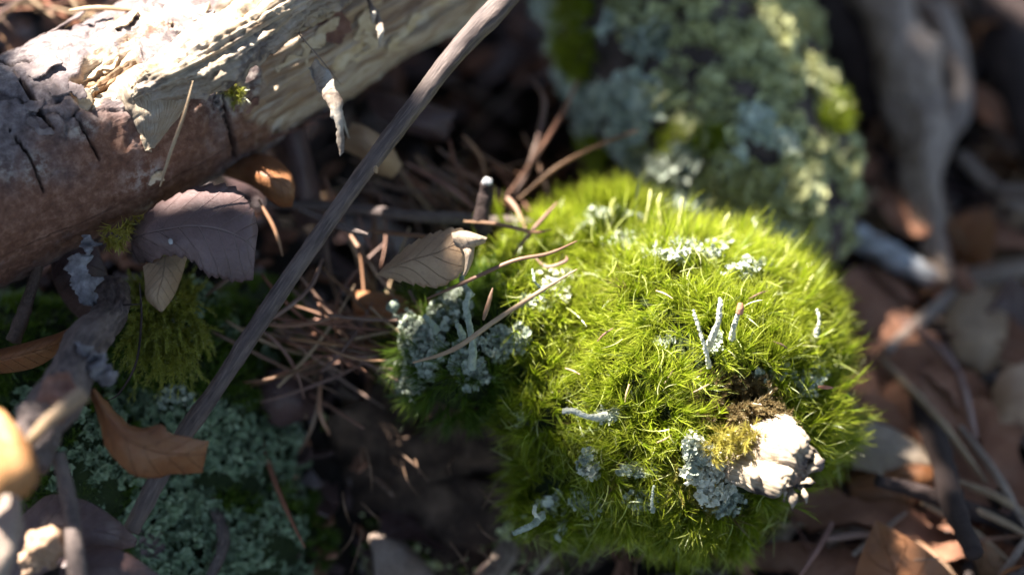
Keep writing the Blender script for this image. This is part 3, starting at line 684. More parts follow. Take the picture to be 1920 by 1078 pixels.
LCH = [
 (880, 690, 38, 30, 260, M_lichen, .16, 'grey green lichen rosette at the foot of the tallest lichen stalk'),
 (790, 640, 34, 52, 420, M_lichen, .26, 'grey green lichen mat on the shaded left end of the moss'),
 (765, 700, 30, 44, 360, M_lichen, .22, 'pale grey lichen crust at the far left edge of the moss'),
 (945, 640, 38, 34, 260, M_lichen, .26, 'grey green lichen between the tallest lichen stalk and the sunlit moss'),
 (845, 575, 40, 26, 200, M_lichen, .24, 'grey lichen behind the two leaning stubby lichen lobes'),
 (1010, 470, 40, 30, 130, M_lichen_teal, .1, 'teal lichen patch beside the small serrated leaf'),
 (1165, 430, 85, 26, 420, M_lichen, .3, 'broad grey green lichen mat on the back crest of the cushion'),
 (1045, 535, 34, 26, 150, M_lichen_pale, .26, 'bright white lichen patch under the long pale needle'),
 (1000, 570, 24, 16, 60, M_lichen, .2, 'small lichen tuft just left of the sunlit lichen patch'),
 (1290, 472, 66, 16, 210, M_lichen, .4, 'bright chalky lichen patch along the sunlit crest'),
 (1410, 500, 40, 14, 120, M_lichen, .42, 'pale lichen specks on the upper right shoulder of the cushion'),
 (1102, 862, 15, 14, 60, M_lichen, .34, 'small grey lichen tuft in the lower moss above the white one'),
 (1108, 884, 15, 12, 50, M_lichen_pale, .34, 'small white lichen crumb in the lower middle moss'),
 (1098, 940, 28, 20, 140, M_lichen, .26, 'curled grey lichen rosette near the bottom of the cushion'),
 (1190, 880, 24, 10, 60, M_lichen, .3, 'grey lichen pair of lobes under the bending moss blades'),
 (1208, 935, 30, 26, 130, M_lichen, .26, 'branching grey lichen tuft at the bottom centre of the cushion'),
 (1020, 950, 26, 20, 110, M_lichen, .2, 'grey lichen cluster at the root of the lowest lichen stalk'),
 (1058, 980, 12, 14, 40, M_lichen, .15, 'tiny lichen scale beside the lowest lichen stalk'),
 (1140, 778, 24, 12, 55, M_lichen, .34, 'pale lichen lobes at the end of the lying lichen stalk'),
 (1325, 880, 44, 56, 320, M_lichen_pale, .55, 'chalky white lichen crust left of the broken snag'),
 (1300, 850, 14, 32, 110, M_lichen, .6, 'upright grey lichen strip on the left side of the chalky crust'),
 (1355, 940, 26, 26, 160, M_lichen, .3, 'grey crumbly lichen under the chalky crust'),
 (1450, 700, 32, 16, 80, M_lichen, .1, 'shaded blue grey lichen right of the withered moss'),
 (1515, 715, 26, 24, 110, M_lichen, .2, 'blue grey lichen tuft on the right flank beside the red tipped stalk'),
 (1342, 640, 12, 18, 40, M_lichen, .26, 'little lichen tuft at the foot of the forked lichen stalks'),
 (985, 790, 16, 26, 60, M_lichen, .12, 'dim lichen flecks on the shaded left base of the cushion'),
 (820, 610, 14, 20, 60, M_lichen, .16, 'short thick lichen lobe left of the tallest stalk'),
 (1245, 640, 14, 10, 14, M_lichen, .2, 'few pale lichen scales buried in the middle of the moss'),
]
for i, (a, b_, rx, ry, n, mt, lf, lab) in enumerate(LCH):
    Pt, Nn = lichen_pts(a, b_, rx, ry, int(n * 1.5), 100 + i, LOBES, lf)
    V, F, A = squamules(Pt, Nn, .038, 200 + i)
    tag(build('lichen_patch', V, F, mt, None, A), lab, 'lichen', 'lichen patches on the moss cushion')
def podetium(path, r0, r1, mt, label, seed, name='lichen_stalk', tip=None):
    path = [P(*p) for p in path]
    r0 *= .72; r1 *= .72
    V, F, A = tube(path, [r0 * 1.35, r0 * 1.05, r0 * .85, (r0 + r1) / 2, r1], 100, 22, .35, 2.2, seed)
    V += nrm(V - crom(path, A['s'])) * (np.abs(noise(V * 34, seed)) * .02 + noise(V * 14, seed + 1) * .008)[:, None]
    A['rnd'] = np.clip(.5 + .5 * fbm(V * 9, 3, seed), 0, 1); A['t'] = np.full(len(V), .35)
    o = build(name, V, F, mt, None, A); tag(o, label, 'lichen'); return o
podetium([(884, 690, 40.3), (886, 650, 40.1), (880, 610, 39.95), (874, 575, 39.9), (880, 548, 39.85)], .062, .045, M_lichen, 'tallest upright grey lichen stalk on the shaded left moss', 1)
podetium([(884, 556, 40.5), (874, 540, 40.55), (866, 525, 40.6), (868, 512, 40.6)], .048, .035, M_lichen, 'short curled lichen stalk tip just behind the tallest one', 2)
podetium([(818, 620, 40.6), (808, 605, 40.5), (795, 592, 40.45)], .06, .04, M_lichen, 'short leaning lichen stalk left of the tallest one', 3)
podetium([(868, 632, 40.4), (862, 618, 40.3), (856, 605, 40.25)], .06, .04, M_lichen, 'stubby lichen stalk against the left side of the tallest one', 4)
podetium([(1325, 655, 39.9), (1334, 635, 39.75), (1346, 605, 39.6), (1350, 575, 39.55), (1350, 558, 39.55)], .052, .022, M_lichen_pale, 'forked white lichen stalk standing in the sunlit moss', 5)
podetium([(1330, 688, 39.9), (1324, 660, 39.7), (1312, 620, 39.6), (1300, 582, 39.55)], .03, .018, M_lichen_pale, 'thin straight pale stalk leaning left in the sunlit moss', 6)
o = podetium([(1372, 636, 39.9), (1376, 612, 39.75), (1383, 592, 39.7), (1388, 578, 39.68)], .04, .036, M_lichen_pale, 'pale lichen stalk with a red brown tip in the sunlit moss', 7)
V, F, A = tube([P(1386, 588, 39.66), P(1388, 578, 39.64), P(1388, 568, 39.64)], [.048, .055, .03], 16, 14, .25, 3, 5); V2 = V
rt = link('stalk_tip', mesh('stalk_tip', V - V.mean(0), F, M_redtip), V.mean(0) - np.array(o.location), o)
podetium([(1135, 778, 39.75), (1115, 782, 39.6), (1095, 778, 39.55), (1075, 770, 39.55), (1055, 770, 39.6)], .05, .045, M_lichen_pale, 'white lichen stalk lying across the lower moss', 8)
podetium([(1018, 965, 40.1), (1000, 982, 39.9), (982, 992, 39.8), (962, 1000, 39.75)], .055, .042, M_lichen, 'lichen stalk pointing down left from the bottom of the cushion', 9)
podetium([(1010, 975, 40.0), (1002, 960, 39.9), (1003, 948, 39.9)], .035, .018, M_lichen_pale, 'short white lichen prong on the lowest lichen cluster', 10)
podetium([(1225, 960, 40.0), (1222, 940, 39.9), (1226, 910, 39.85)], .03, .015, M_lichen, 'thin lichen prong at the bottom centre of the cushion', 11)
podetium([(1303, 850, 39.9), (1308, 830, 39.8), (1304, 812, 39.8)], .04, .022, M_lichen_pale, 'white lichen prong rising from the chalky crust', 12)
podetium([(1440, 712, 40.8), (1448, 698, 40.7), (1454, 684, 40.65)], .045, .03, M_lichen_pale, 'pale stubby lichen stalk above the snag', 13)
podetium([(1020, 545, 40.7), (1004, 530, 40.6), (998, 505, 40.6)], .03, .016, M_lichen, 'thin lichen prong between the two long needles', 14)
podetium([(1530, 630, 41.0), (1536, 600, 40.9), (1532, 580, 40.9)], .03, .02, M_lichen_pale, 'blurred white lichen stalk on the right flank', 15)
podetium([(736, 574, 41.3), (740, 570, 41.15)], .1, .08, M_lichen, 'round white lichen knob at the left tip of the moss', 16, 'round_lichen')
V, F, A = tube([P(1535, 725, 40.3), P(1548, 726, 40.2), P(1562, 727, 40.15)], [.022, .03, .012], 18, 8, .2, 3, 2)
tag(build('red_tipped_stalk', V, F, M_redtip, None, A), 'tiny red tipped moss stalk poking from the right flank lichen', 'moss stalk')

# small tuft on the log, pale tuft under the log
def tuft(pts, n, ln, mt, name, label, seed, dirs, wd=.009):
    r = np.random.default_rng(seed); b = np.array([pts[r.integers(len(pts))] for _ in range(n)]) + r.normal(0, .05, (n, 3))
    d = nrm(np.array(dirs) + r.normal(0, .55, (n, 3)))
    V, F, A = shoots(b, d, 14, ln, wd, seed, .7, .12, .2, .5)
    tag(build(name, V, F, mt, None, A), label, 'moss')
lp = [log_pt(a, b_)[0] for a, b_ in ((385, 138), (400, 145), (415, 150), (430, 158))]
tuft(lp, 26, .16, M_moss_brown, 'moss_tuft', 'brownish moss sprig rooted in the log bark', 71, BACK + UPV * .2)
lp = [log_pt(a, b_)[0] for a, b_ in ((440, 165), (445, 175), (450, 185), (436, 160))]
tuft(lp, 22, .16, M_moss_olive, 'moss_tuft', 'tiny green moss sprig rooted in the log bark', 72, BACK - UPV * .3)
r6 = np.random.default_rng(66)
tuft([P(1365 + r6.normal(0, 22), 840 + r6.normal(0, 12), 39.75) for _ in range(40)], 60, .17, M_moss_yellow, 'golden_moss_tuft', 'golden yellow moss tuft left of the broken snag', 74, BACK * .8 - RIV * .2 - UPV * .2, .012)
tuft([P(1408 + r6.normal(0, 26), 826 + r6.normal(0, 6), 39.6) for _ in range(30)], 34, .13, M_moss_yellow, 'golden_moss_tuft', 'thin golden moss row running onto the top of the bleached snag', 75, BACK * .6 + UPV * .6, .011)
tuft([P(205, 440, 40.2), P(220, 432, 40.2), P(235, 418, 40.25), P(245, 408, 40.3), P(228, 442, 40.1)], 30, .17, M_lichen_olive if False else M_moss_yellow, 'moss_tuft', 'pale yellow moss fringe along the underside of the log', 73, -UPV + BACK * .4 + RIV * .3, .014)

kk = rng.choice(len(STUMP_V), 1500)
V, F, A = squamules(STUMP_V[kk], STUMP_N[kk], .05, 811, 5, 6); tag(build('stump_lichen', V, F, M_lichen_olive, sroot, A), kind='stuff')
kk = rng.choice(len(STUMP_V), 700)
V, F, A = shoots(STUMP_V[kk], STUMP_N[kk], 10, .14, .012, 812, .7, .08, .3, .5); tag(build('stump_moss', V, F, M_moss_dark, sroot, A), kind='stuff')
rl = []
for i in range(26):
    px, py = random.uniform(640, 1300), random.uniform(820, 1060); a = random.uniform(40, 140); L = random.uniform(30, 90); dx, dy = math.cos(math.radians(a)) * L, math.sin(math.radians(a)) * L
    rl.append(tube([P(px, py, 41.9), P(px + dx * .5 + random.gauss(0, 8), py + dy * .5, 41.7), P(px + dx, py + dy, 42.0)], [.012, .014, .005], 14, 5, .1, 2, i))
V, F, A = join(rl); tag(build('rootlets', V, F, M_needle, sroot, A), kind='stuff')

# ------------------------------------------------------------------ long twig and other twigs
def twig(path, rad, mt, label, seed=0, name='twig', cat='twig', nu=120, nv=20, amp=.16, group=None, parent=None):
    q_ = np.linspace(0, 1, 40); rd = np.interp(q_, np.linspace(0, 1, len(rad)), rad) * (1 + .1 * fbm(np.stack([q_ * 14, q_ * 0, q_ * 0 + seed], -1), 3, seed) + .16 * np.maximum(0, noise(np.stack([q_ * 17, q_ * 0, q_ * 0 + seed * 3.3], -1), 5) - .45) * 2)
    pj = np.array([P(*p) for p in path]); pj[1:-1] += np.random.default_rng(seed).normal(0, .008 if nu > 400 else .035, pj[1:-1].shape)
    V, F, A = tube(pj, [pxcm(r) for r in rd], nu, nv, amp, 1.6, seed, groove=.25)
    o = build(name, V, F, mt, parent, A)
    if not parent: tag(o, label, cat, group)
    return o
tw = twig([(1035, -100, 40.7), (945, 2, 40.5), (858, 100, 40.4), (775, 203, 40.25), (695, 308, 40.1), (615, 418, 40.0), (545, 518, 39.9), (470, 630, 39.75), (405, 730, 39.7), (350, 810, 39.6), (300, 890, 39.5), (245, 995, 39.4)],
     [22, 21, 20, 19, 18, 16, 16, 17, 17, 16, 17, 17, 16], M_twig, 'long dark grey twig slanting from the far log end to the lower left', 2, nu=420, nv=28, amp=.14)
kn = P(705, 318, 39.85)
V, F, A = ico_blob(kn, (.035, .03, .08), 3, .4, 3, 4)
build('twig_knot', V, F, M_straw, tw if False else None, A) if False else None
o = link('twig_scar', mesh('twig_scar', V - V.mean(0), F, M_straw), V.mean(0) - np.array(tw.location), tw)
twig([(560, 392, 41.2), (600, 405, 41.1), (650, 425, 40.8), (690, 440, 40.7)], [5, 7, 8, 7, 3], M_twig, 'thin dark twig crossing behind the long grey twig', 3)
twig([(500, 380, 42.5), (640, 393, 42.3), (780, 400, 42.2), (900, 408, 42.3), (1000, 420, 42.5)], [9, 11, 12, 12, 12, 12], M_twig, 'dark horizontal twig behind the small serrated leaf', 4)
o = twig([(908, 435, 41.6), (905, 405, 41.5), (908, 370, 41.4), (913, 345, 41.35)], [16, 15, 14, 12], M_dark_root, 'short dark upright stub with a white broken top behind the serrated leaf', 5, 'twig_stub')
V, F, A = ico_blob(P(914, 341, 41.3), (.08, .06, .07), 3, .5, 3, 6)
link('broken_top', mesh('broken_top', V - V.mean(0), F, M_white_stick), V.mean(0) - np.array(o.location), o)
twig([(108, 850, 38.2), (125, 950, 38.0), (140, 1030, 37.9), (150, 1110, 37.8)], [13, 15, 17, 18], M_twig, 'thin dark vertical twig in the lower left corner', 6)
twig([(25, 640, 40.3), (50, 570, 40.4), (75, 490, 40.6)], [15, 14, 11, 9], M_twig_brown, 'short purple brown twig hanging under the left end of the log', 7)
o = twig([(40, 860, 37.6), (75, 800, 37.9), (115, 730, 38.4), (165, 650, 39.2), (200, 590, 40.0), (215, 540, 40.6)], [48, 46, 42, 36, 34, 30], M_twig, 'thick knobbly grey branch rising from the lower left corner', 8, 'branch', 'branch', 180, 48, .5)
V, F, A = tube([P(38, 850, 37.0), P(80, 800, 36.8), P(120, 765, 36.8), P(158, 738, 36.9)], [pxcm(9), pxcm(12), pxcm(13), pxcm(14)], 40, 16, .15, 2, 3)
build('side_twig', V, F, M_straw, o, A)
# torn pale bark/fungus scraps on that branch
def scrap(cx, cy, d, w_, h_, mt, label, seed, name='bark_scrap', cat='bark scrap', ang=0):
    r = np.random.default_rng(seed); k = 6; ca, sa = math.cos(math.radians(ang)), math.sin(math.radians(ang))
    def q_(x, y, z): return P(cx + x * ca - y * sa, cy + x * sa + y * ca, d + z)
    L, M_, R = [], [], []
    for i in range(k):
        y = h_ * (i / (k - 1) - .5); ww = w_ * .5 * math.sin(math.pi * (i + .35) / (k - .3)) ** .6
        L.append(q_(-ww * r.uniform(.5, 1.1), y, r.normal(0, .08))); M_.append(q_(r.normal(0, .08) * w_, y, r.normal(-.08, .06))); R.append(q_(ww * r.uniform(.5, 1.1), y, r.normal(0, .08)))
    V, F, A = sheet(L, M_, R, 44, 22, rough=.09, seed=seed, fr=2.6, ragged=.22)
    o = build(name, V, F, mt, None, A, solid=.025); tag(o, label, cat); return o
M_fungus = mat_generic('grey_papery_fungus', [(.3, (.1, .09, .095)), (.5, (.22, .2, .21)), (.7, (.4, .38, .38))], scale=5, rough=.9, bs=.9, bd=.05, bscale=16)
scrap(158, 525, 39.9, 56, 100, M_fungus, 'ragged pale grey papery scrap under the log', 1, ang=-20)
scrap(150, 675, 38.7, 80, 60, M_fungus, 'grey papery scrap on the knobbly corner branch', 2, ang=20)
scrap(188, 690, 38.6, 60, 70, M_fungus, 'second papery scrap draping over the knobbly branch', 3, ang=-30)
scrap(165, 462, 40.0, 26, 44, M_fungus, 'tiny pale scrap hanging from the log underside', 4)
scrap(100, 750, 37.9, 70, 120, M_flake_red, 'dark red brown bark piece on the corner branch', 5, ang=30)

# ------------------------------------------------------------------ hand placed leaves
def leaf(L, M_, R, mt, label, seed, serr=(0, 0), rough=.05, ragged=0., ns=66, nw=26, name='dead_leaf', solid=.015, fr=1.3):
    V, F, A = sheet(S3(L), S3(M_), S3(R), ns, nw, serr, rough, seed, fr, ragged)
    o = build(name, V, F, mt, None, A, solid=solid); tag(o, label, 'dead leaf'); return o
leaf([(250, 420, 40.4), (300, 385, 40.3), (380, 352, 40.3), (440, 358, 40.2), (472, 395, 40.0), (484, 430, 39.95)],
     [(240, 450, 40.35), (290, 435, 39.9), (350, 425, 39.75), (410, 430, 39.7), (455, 448, 39.7), (478, 470, 39.8)],
     [(256, 495, 40.6), (300, 482, 40.0), (350, 482, 39.8), (395, 512, 39.75), (430, 524, 39.8), (474, 526, 39.9)], ML_purple, 'broad purple grey leaf with toothed edge curling out below the log', 1, (13, .065), .09, .06)
V, F, A = ico_blob(P(320, 453, 39.68), (.035, .03, .06), 2, .2, 3, 4)
tag(build('white_speck', V, F, M_white_stick), 'tiny white oval egg on the broad purple leaf', 'insect egg')
leaf([(268, 500, 40.2), (272, 530, 40.1), (275, 560, 40.1), (300, 584, 40.1)], [(310, 482, 40.2), (305, 520, 40.0), (295, 555, 40.0), (302, 584, 40.1)], [(352, 480, 40.3), (340, 520, 40.2), (325, 556, 40.2), (305, 584, 40.1)], ML_cream if False else ML_taupe, 'light brown leaf lobe hanging beneath the purple leaf', 2, (0, 0), .04)
leaf([(400, 320, 42.0), (440, 335, 41.6), (480, 352, 41.2), (520, 385, 41.1), (548, 388, 41.2)], [(430, 300, 41.8), (465, 310, 41.2), (500, 325, 40.9), (535, 348, 40.9), (552, 365, 41.0)], [(450, 285, 42.2), (490, 290, 41.8), (520, 300, 41.5), (545, 325, 41.3), (553, 350, 41.2)], ML_rust, 'orange brown ribbed leaf curled under the log', 3, (0, 0), .05)
leaf([(560, 200, 42.6), (585, 290, 42.6), (600, 360, 42.6), (610, 420, 42.8)], [(520, 230, 42.3), (550, 300, 42.2), (570, 370, 42.3), (585, 420, 42.6)], [(500, 280, 42.8), (520, 330, 42.8), (545, 390, 42.8), (560, 430, 42.8)], ML_dark, 'dark shaded leaf between the log and the long twig', 4, rough=.1)
o = leaf([(706, 515, 40.6), (760, 470, 40.55), (810, 442, 40.6), (860, 432, 40.6), (905, 450, 40.5)], [(706, 515, 40.6), (765, 490, 40.3), (815, 475, 40.25), (860, 458, 40.3), (898, 448, 40.5)], [(706, 515, 40.6), (765, 528, 40.4), (820, 535, 40.3), (868, 505, 40.3), (890, 462, 40.5)], ML_taupe, 'small taupe serrated leaf with a pale curled tip beside the moss', 5, (10, .045), .06, .03)
for L_, M2, R_, sd in (([(848, 437, 40.2), (870, 434, 40.1), (895, 440, 40.05), (912, 446, 40.1)], [(850, 448, 40.1), (872, 446, 39.95), (894, 450, 39.95), (910, 450, 40.05)], [(856, 462, 40.2), (872, 466, 40.05), (888, 462, 40.05), (908, 454, 40.1)], 6),
                       ([(862, 455, 40.15), (872, 478, 40.0), (872, 500, 40.1), (868, 514, 40.15)], [(876, 455, 40.05), (880, 476, 39.95), (877, 498, 40.0), (870, 514, 40.1)], [(888, 455, 40.1), (888, 475, 40.05), (882, 496, 40.1), (872, 514, 40.15)], 7)):
    V, F, A = sheet(S3(L_), S3(M2), S3(R_), 40, 16, rough=.05, seed=sd, fr=3)
    build('curled_tip', V, F, ML_pale, o, A, solid=.02).location -= Vector((0, 0, 0))
leaf([(168, 728, 38.9), (185, 790, 38.8), (205, 850, 38.7), (255, 893, 38.7), (320, 890, 38.8), (378, 885, 39.0)],
     [(172, 728, 38.8), (200, 780, 38.6), (235, 820, 38.5), (290, 845, 38.5), (340, 850, 38.6), (385, 850, 38.9)],
     [(178, 728, 38.9), (215, 772, 38.9), (262, 805, 38.8), (300, 795, 38.7), (340, 818, 38.7), (390, 824, 38.9)], ML_rust, 'rusty brown curled leaf lying over the lower end of the long twig', 8, (0, 0), .08, .08)
leaf([(30, 980, 39.0), (90, 930, 39.2), (150, 935, 39.1), (200, 960, 39.0), (258, 1010, 39.2)], [(20, 1040, 38.8), (90, 990, 38.8), (150, 990, 38.7), (200, 1000, 38.8), (256, 1018, 39.2)], [(10, 1110, 38.9), (90, 1070, 38.8), (150, 1050, 38.8), (200, 1035, 38.9), (254, 1024, 39.2)], ML_purple, 'plum brown leaf with pointed tip in the bottom left corner', 9, (0, 0), .12)
leaf([(120, 1050, 38.3), (180, 1025, 38.4), (235, 1035, 38.4), (310, 1085, 38.6)], [(110, 1080, 38.2), (180, 1060, 38.2), (235, 1065, 38.3), (305, 1092, 38.6)], [(100, 1130, 38.3), (180, 1110, 38.3), (235, 1105, 38.4), (300, 1100, 38.6)], ML_dark, 'dark red leaf at the very bottom left edge', 10, (0, 0), .1)
leaf([(30, 1060, 38.1), (45, 1010, 38.0), (85, 990, 38.0), (122, 985, 38.1)], [(35, 1075, 38.0), (60, 1035, 37.8), (95, 1020, 37.8), (128, 1010, 38.0)], [(45, 1090, 38.1), (80, 1065, 38.0), (110, 1050, 38.0), (130, 1040, 38.1)], ML_cream, 'sunlit crumpled cream leaf piece left of the vertical twig', 11, (0, 0), .35, .14, fr=2.6)
leaf([(-60, 790, 36.6), (-10, 765, 36.5), (30, 795, 36.4), (60, 850, 36.3), (68, 900, 36.3)], [(-60, 840, 36.4), (-15, 835, 36.2), (20, 850, 36.0), (45, 880, 36.0), (58, 915, 36.2)], [(-60, 930, 36.6), (-20, 935, 36.3), (10, 925, 36.2), (32, 930, 36.2), (50, 932, 36.3)], ML_amber, 'blurred glowing orange leaf at the left edge in front', 12, (0, 0), .12)
V, F, A = tube([P(-40, 1100, 36.8), P(-8, 1030, 36.8), P(12, 980, 36.9), P(20, 930, 37.0)], [pxcm(40), pxcm(36), pxcm(30), pxcm(16)], 60, 24, .3, 1.5, 14)
tag(build('branch', V, F, M_grey_root, None, A), 'blurred pale tan branch end at the bottom left edge in front', 'branch')
leaf([(180, 450, 41.0), (200, 510, 41.0), (225, 560, 41.2), (230, 600, 41.4)], [(130, 460, 40.9), (150, 520, 40.8), (180, 570, 41.0), (200, 610, 41.3)], [(95, 480, 41.0), (100, 530, 41.0), (130, 580, 41.2), (170, 615, 41.4)], ML_dark, 'dark curled leaf hidden in shade under the log', 13, (0, 0), .12)
leaf([(0, 655, 39.8), (60, 640, 39.8), (110, 625, 39.9), (150, 605, 40.2)], [(0, 675, 39.6), (55, 662, 39.6), (105, 645, 39.8), (150, 612, 40.2)], [(0, 700, 39.9), (60, 690, 39.9), (105, 665, 40.0), (152, 618, 40.2)], ML_rust, 'brown edged leaf curl at the left margin above the corner branch', 14, (0, 0), .08)
leaf([(690, 170, 43.6), (730, 175, 43.6), (790, 190, 43.7), (860, 210, 43.8)], [(720, 230, 43.4), (760, 225, 43.3), (800, 225, 43.4), (850, 225, 43.7)], [(835, 265, 43.7), (838, 262, 43.7), (842, 250, 43.7), (850, 238, 43.8)], ML_dark, 'dim reddish leaf in the gap right of the long twig', 15, (0, 0), .1)
leaf([(660, 230, 42.3), (690, 240, 42.2), (730, 270, 42.2), (755, 310, 42.4)], [(650, 255, 42.1), (690, 270, 41.9), (720, 300, 42.0), (745, 325, 42.3)], [(640, 280, 42.4), (680, 300, 42.3), (705, 325, 42.3), (735, 336, 42.4)], ML_taupe, 'pale curled leaf scrap behind the long twig', 16, (0, 0), .1)
leaf([(470, 700, 42.5), (520, 690, 42.2), (560, 700, 42.3), (590, 730, 42.6)], [(480, 740, 42.3), (520, 740, 42.0), (560, 745, 42.1), (590, 760, 42.5)], [(490, 790, 42.6), (525, 800, 42.4), (560, 790, 42.4), (590, 780, 42.6)], ML_dark, 'dim brown leaf under the needle tangle', 17, (0, 0), .1)
leaf([(660, 545, 42.0), (720, 550, 41.8), (780, 560, 41.6), (830, 560, 41.6)], [(660, 570, 41.8), (720, 580, 41.6), (780, 590, 41.5), (830, 580, 41.6)], [(665, 590, 42.0), (720, 610, 41.9), (780, 612, 41.8), (830, 600, 41.8)], ML_rust, 'rust coloured leaf sliver under the small serrated leaf', 18, (0, 0), .05)

# ------------------------------------------------------------------ hand placed needles
def needle(path, r_, label, mt=None, seed=0, name='pine_needle', cat='pine needle', group=None, flat=.7):
    r_ = r_ * .66
    V, F, A = tube([P(*p) for p in path], [pxcm(r_) * .45, pxcm(r_), pxcm(r_), pxcm(r_) * .9, pxcm(r_) * .3], 60, 8, .14, 2, seed, flat=flat)
    tag(build(name, V, F, mt or M_needle, None, A), label, cat, group)
needle([(774, 680, 39.9), (850, 655, 39.6), (930, 600, 39.55), (1010, 548, 39.6), (1082, 505, 39.8)], 7, 'long pale needle crossing from the tall lichen stalk onto the sunlit moss', M_straw, 1)
needle([(800, 560, 40.6), (870, 530, 40.3), (960, 490, 40.2), (1030, 475, 40.3), (1082, 452, 40.6)], 6, 'upper pale brown needle lying over the back of the moss', M_needle, 2)
needle([(906, 600, 40.0), (914, 575, 39.95), (924, 540, 40.0)], 7, 'short thick brown needle piece leaning beside the tallest lichen stalk', M_needle, 3)
needle([(300, 350, 39.7), (320, 285, 39.5), (345, 215, 39.4), (362, 152, 39.4)], 5, 'single tan needle standing against the log bark', M_straw, 4)
needle([(500, -20, 40.0), (545, 45, 40.2), (600, 110, 40.4), (640, 160, 40.6)], 2, 'hair thin brown stem across the pale log wood', M_needle, 5)
needle([(485, 375, 41.2), (515, 430, 41.1), (530, 480, 41.2)], 6, 'brown curved stem hanging under the log', M_needle, 6)
needle([(262, 530, 40.0), (265, 600, 39.9), (255, 680, 39.9), (225, 735, 40.0), (200, 752, 40.1)], 3.5, 'thin dark looping stem in front of the olive moss', M_dark_root, 7, 'thin_stem', 'stem')
needle([(190, 575, 40.0), (230, 572, 39.9), (265, 570, 39.9)], 3, 'thin dark stem running left from the looping stem', M_dark_root, 8, 'thin_stem', 'stem')
needle([(1265, 690, 40.0), (1245, 720, 39.9)], 2.5, 'short pale stem in the middle of the moss', M_straw, 9)
needle([(1398, 756, 40.0), (1415, 757, 39.9), (1430, 760, 39.9)], 3, 'small white needle bit on the withered moss', M_straw, 10)
needle([(1360, 1090, 42.5), (1385, 1045, 42.0), (1440, 1010, 41.6), (1465, 960, 41.3)], 5, 'long greenish strand hanging below the broken snag', M_green_strand, 11, 'green_strand', 'stem')
needle([(1390, 1045, 42.0), (1350, 1000, 41.8), (1300, 960, 41.5)], 3, 'thin side strand under the cushion bottom', M_green_strand, 12, 'green_strand', 'stem')
needle([(1000, 150, 44.2), (1020, 190, 43.9), (1010, 250, 43.6), (985, 330, 43.3), (945, 400, 43.0)], 8, 'long curved grey needle in the dark gap, left one of a crossing pair', M_needle, 13)
needle([(1085, 150, 43.9), (1050, 220, 43.7), (1000, 300, 43.3), (940, 380, 43.0)], 7, 'long needle in the dark gap crossing towards the upper right', M_needle, 14)
needle([(970, 375, 42.7), (1050, 310, 42.8), (1130, 270, 43.0), (1195, 245, 43.2)], 7, 'red brown stalk reaching from the moss up to the lichen covered trunk', M_needle, 15)
needle([(980, 250, 43.8), (1010, 310, 43.5), (1035, 390, 43.2)], 7, 'dim brown needle behind the crossing pair', M_needle, 16)
needle([(760, 305, 43.0), (840, 350, 42.7), (900, 400, 42.6)], 9, 'brown needle behind the dark stub, sloping right', M_needle, 17)
needle([(830, 310, 43.0), (900, 340, 42.6), (960, 380, 42.3), (990, 440, 42.0)], 8, 'grey brown bent needle right of the dark stub', M_needle, 18)
needle([(690, 432, 41.6), (760, 440, 41.5), (830, 445, 41.5)], 7, 'straight orange brown needle left of the small serrated leaf', M_needle, 19)
needle([(650, 430, 42.0), (690, 490, 41.6), (740, 560, 41.4)], 7, 'brown needle running down towards the white lichen knob', M_needle, 20)
needle([(605, 485, 41.6), (580, 540, 41.2), (520, 590, 40.9), (470, 605, 40.8)], 7, 'orange needle curving down beside the long grey twig', M_needle, 21)
needle([(1000, 480, 41.3), (1025, 500, 41.1), (1060, 490, 41.1), (1062, 480, 41.2)], 5, 'curled red brown needle on the teal lichen', M_needle, 22)
needle([(1045, 380, 42.0), (1000, 430, 41.6), (960, 480, 41.4)], 6, 'short grey needle behind the back of the moss', M_needle, 23)
needle([(870, 415, 41.5), (930, 420, 41.3), (1000, 435, 41.3), (1035, 430, 41.5)], 6, 'red brown needle at the base of the dark stub', M_needle, 24)
needle([(560, 850, 42.3), (585, 800, 42.0), (598, 740, 41.9), (590, 680, 42.0)], 6, 'long dark needle hanging below the tangle', M_needle, 25)
needle([(618, 815, 42.0), (600, 770, 41.9), (602, 700, 41.9)], 7, 'thick brown needle hanging below the tangle', M_needle, 26)
needle([(385, 555, 41.4), (430, 520, 41.2), (470, 490, 41.4)], 7, 'brown stem between the broad purple leaf and the long twig', M_needle, 27)
needle([(130, 20, 40.9), (190, 15, 40.8), (270, 22, 40.9)], 8, 'sunlit straw on top of the log at the upper left', M_straw, 28)

for i, (a, b_, c_, d_, w_) in enumerate(((1120, 640, 1150, 615, 'left of the sunlit centre'), (1230, 545, 1262, 560, 'below the crest lichen'), (1405, 560, 1440, 545, 'on the upper right shoulder'), (1180, 720, 1172, 755, 'above the lying lichen stalk'), (1060, 690, 1088, 702, 'near the left edge of the sunlit part'),
        (1330, 720, 1300, 735, 'left of the withered moss'), (1450, 640, 1478, 655, 'on the right flank'), (1230, 830, 1260, 815, 'above the two lichen lobes'))):
    p0, n0 = surf(a, b_, LOBES, .46); p1, n1_ = surf(c_, d_, LOBES, .5); V, F, A = tube([p0, (p0 + p1) / 2 + n0 * .03, p1], [.01, .016, .006], 14, 7, .2, 2, i, flat=.6)
    tag(build('litter_fragment', V, F, (M_needle, M_straw)[i % 2], None, A), 'short brown plant fragment caught in the moss ' + w_, 'plant fragment')
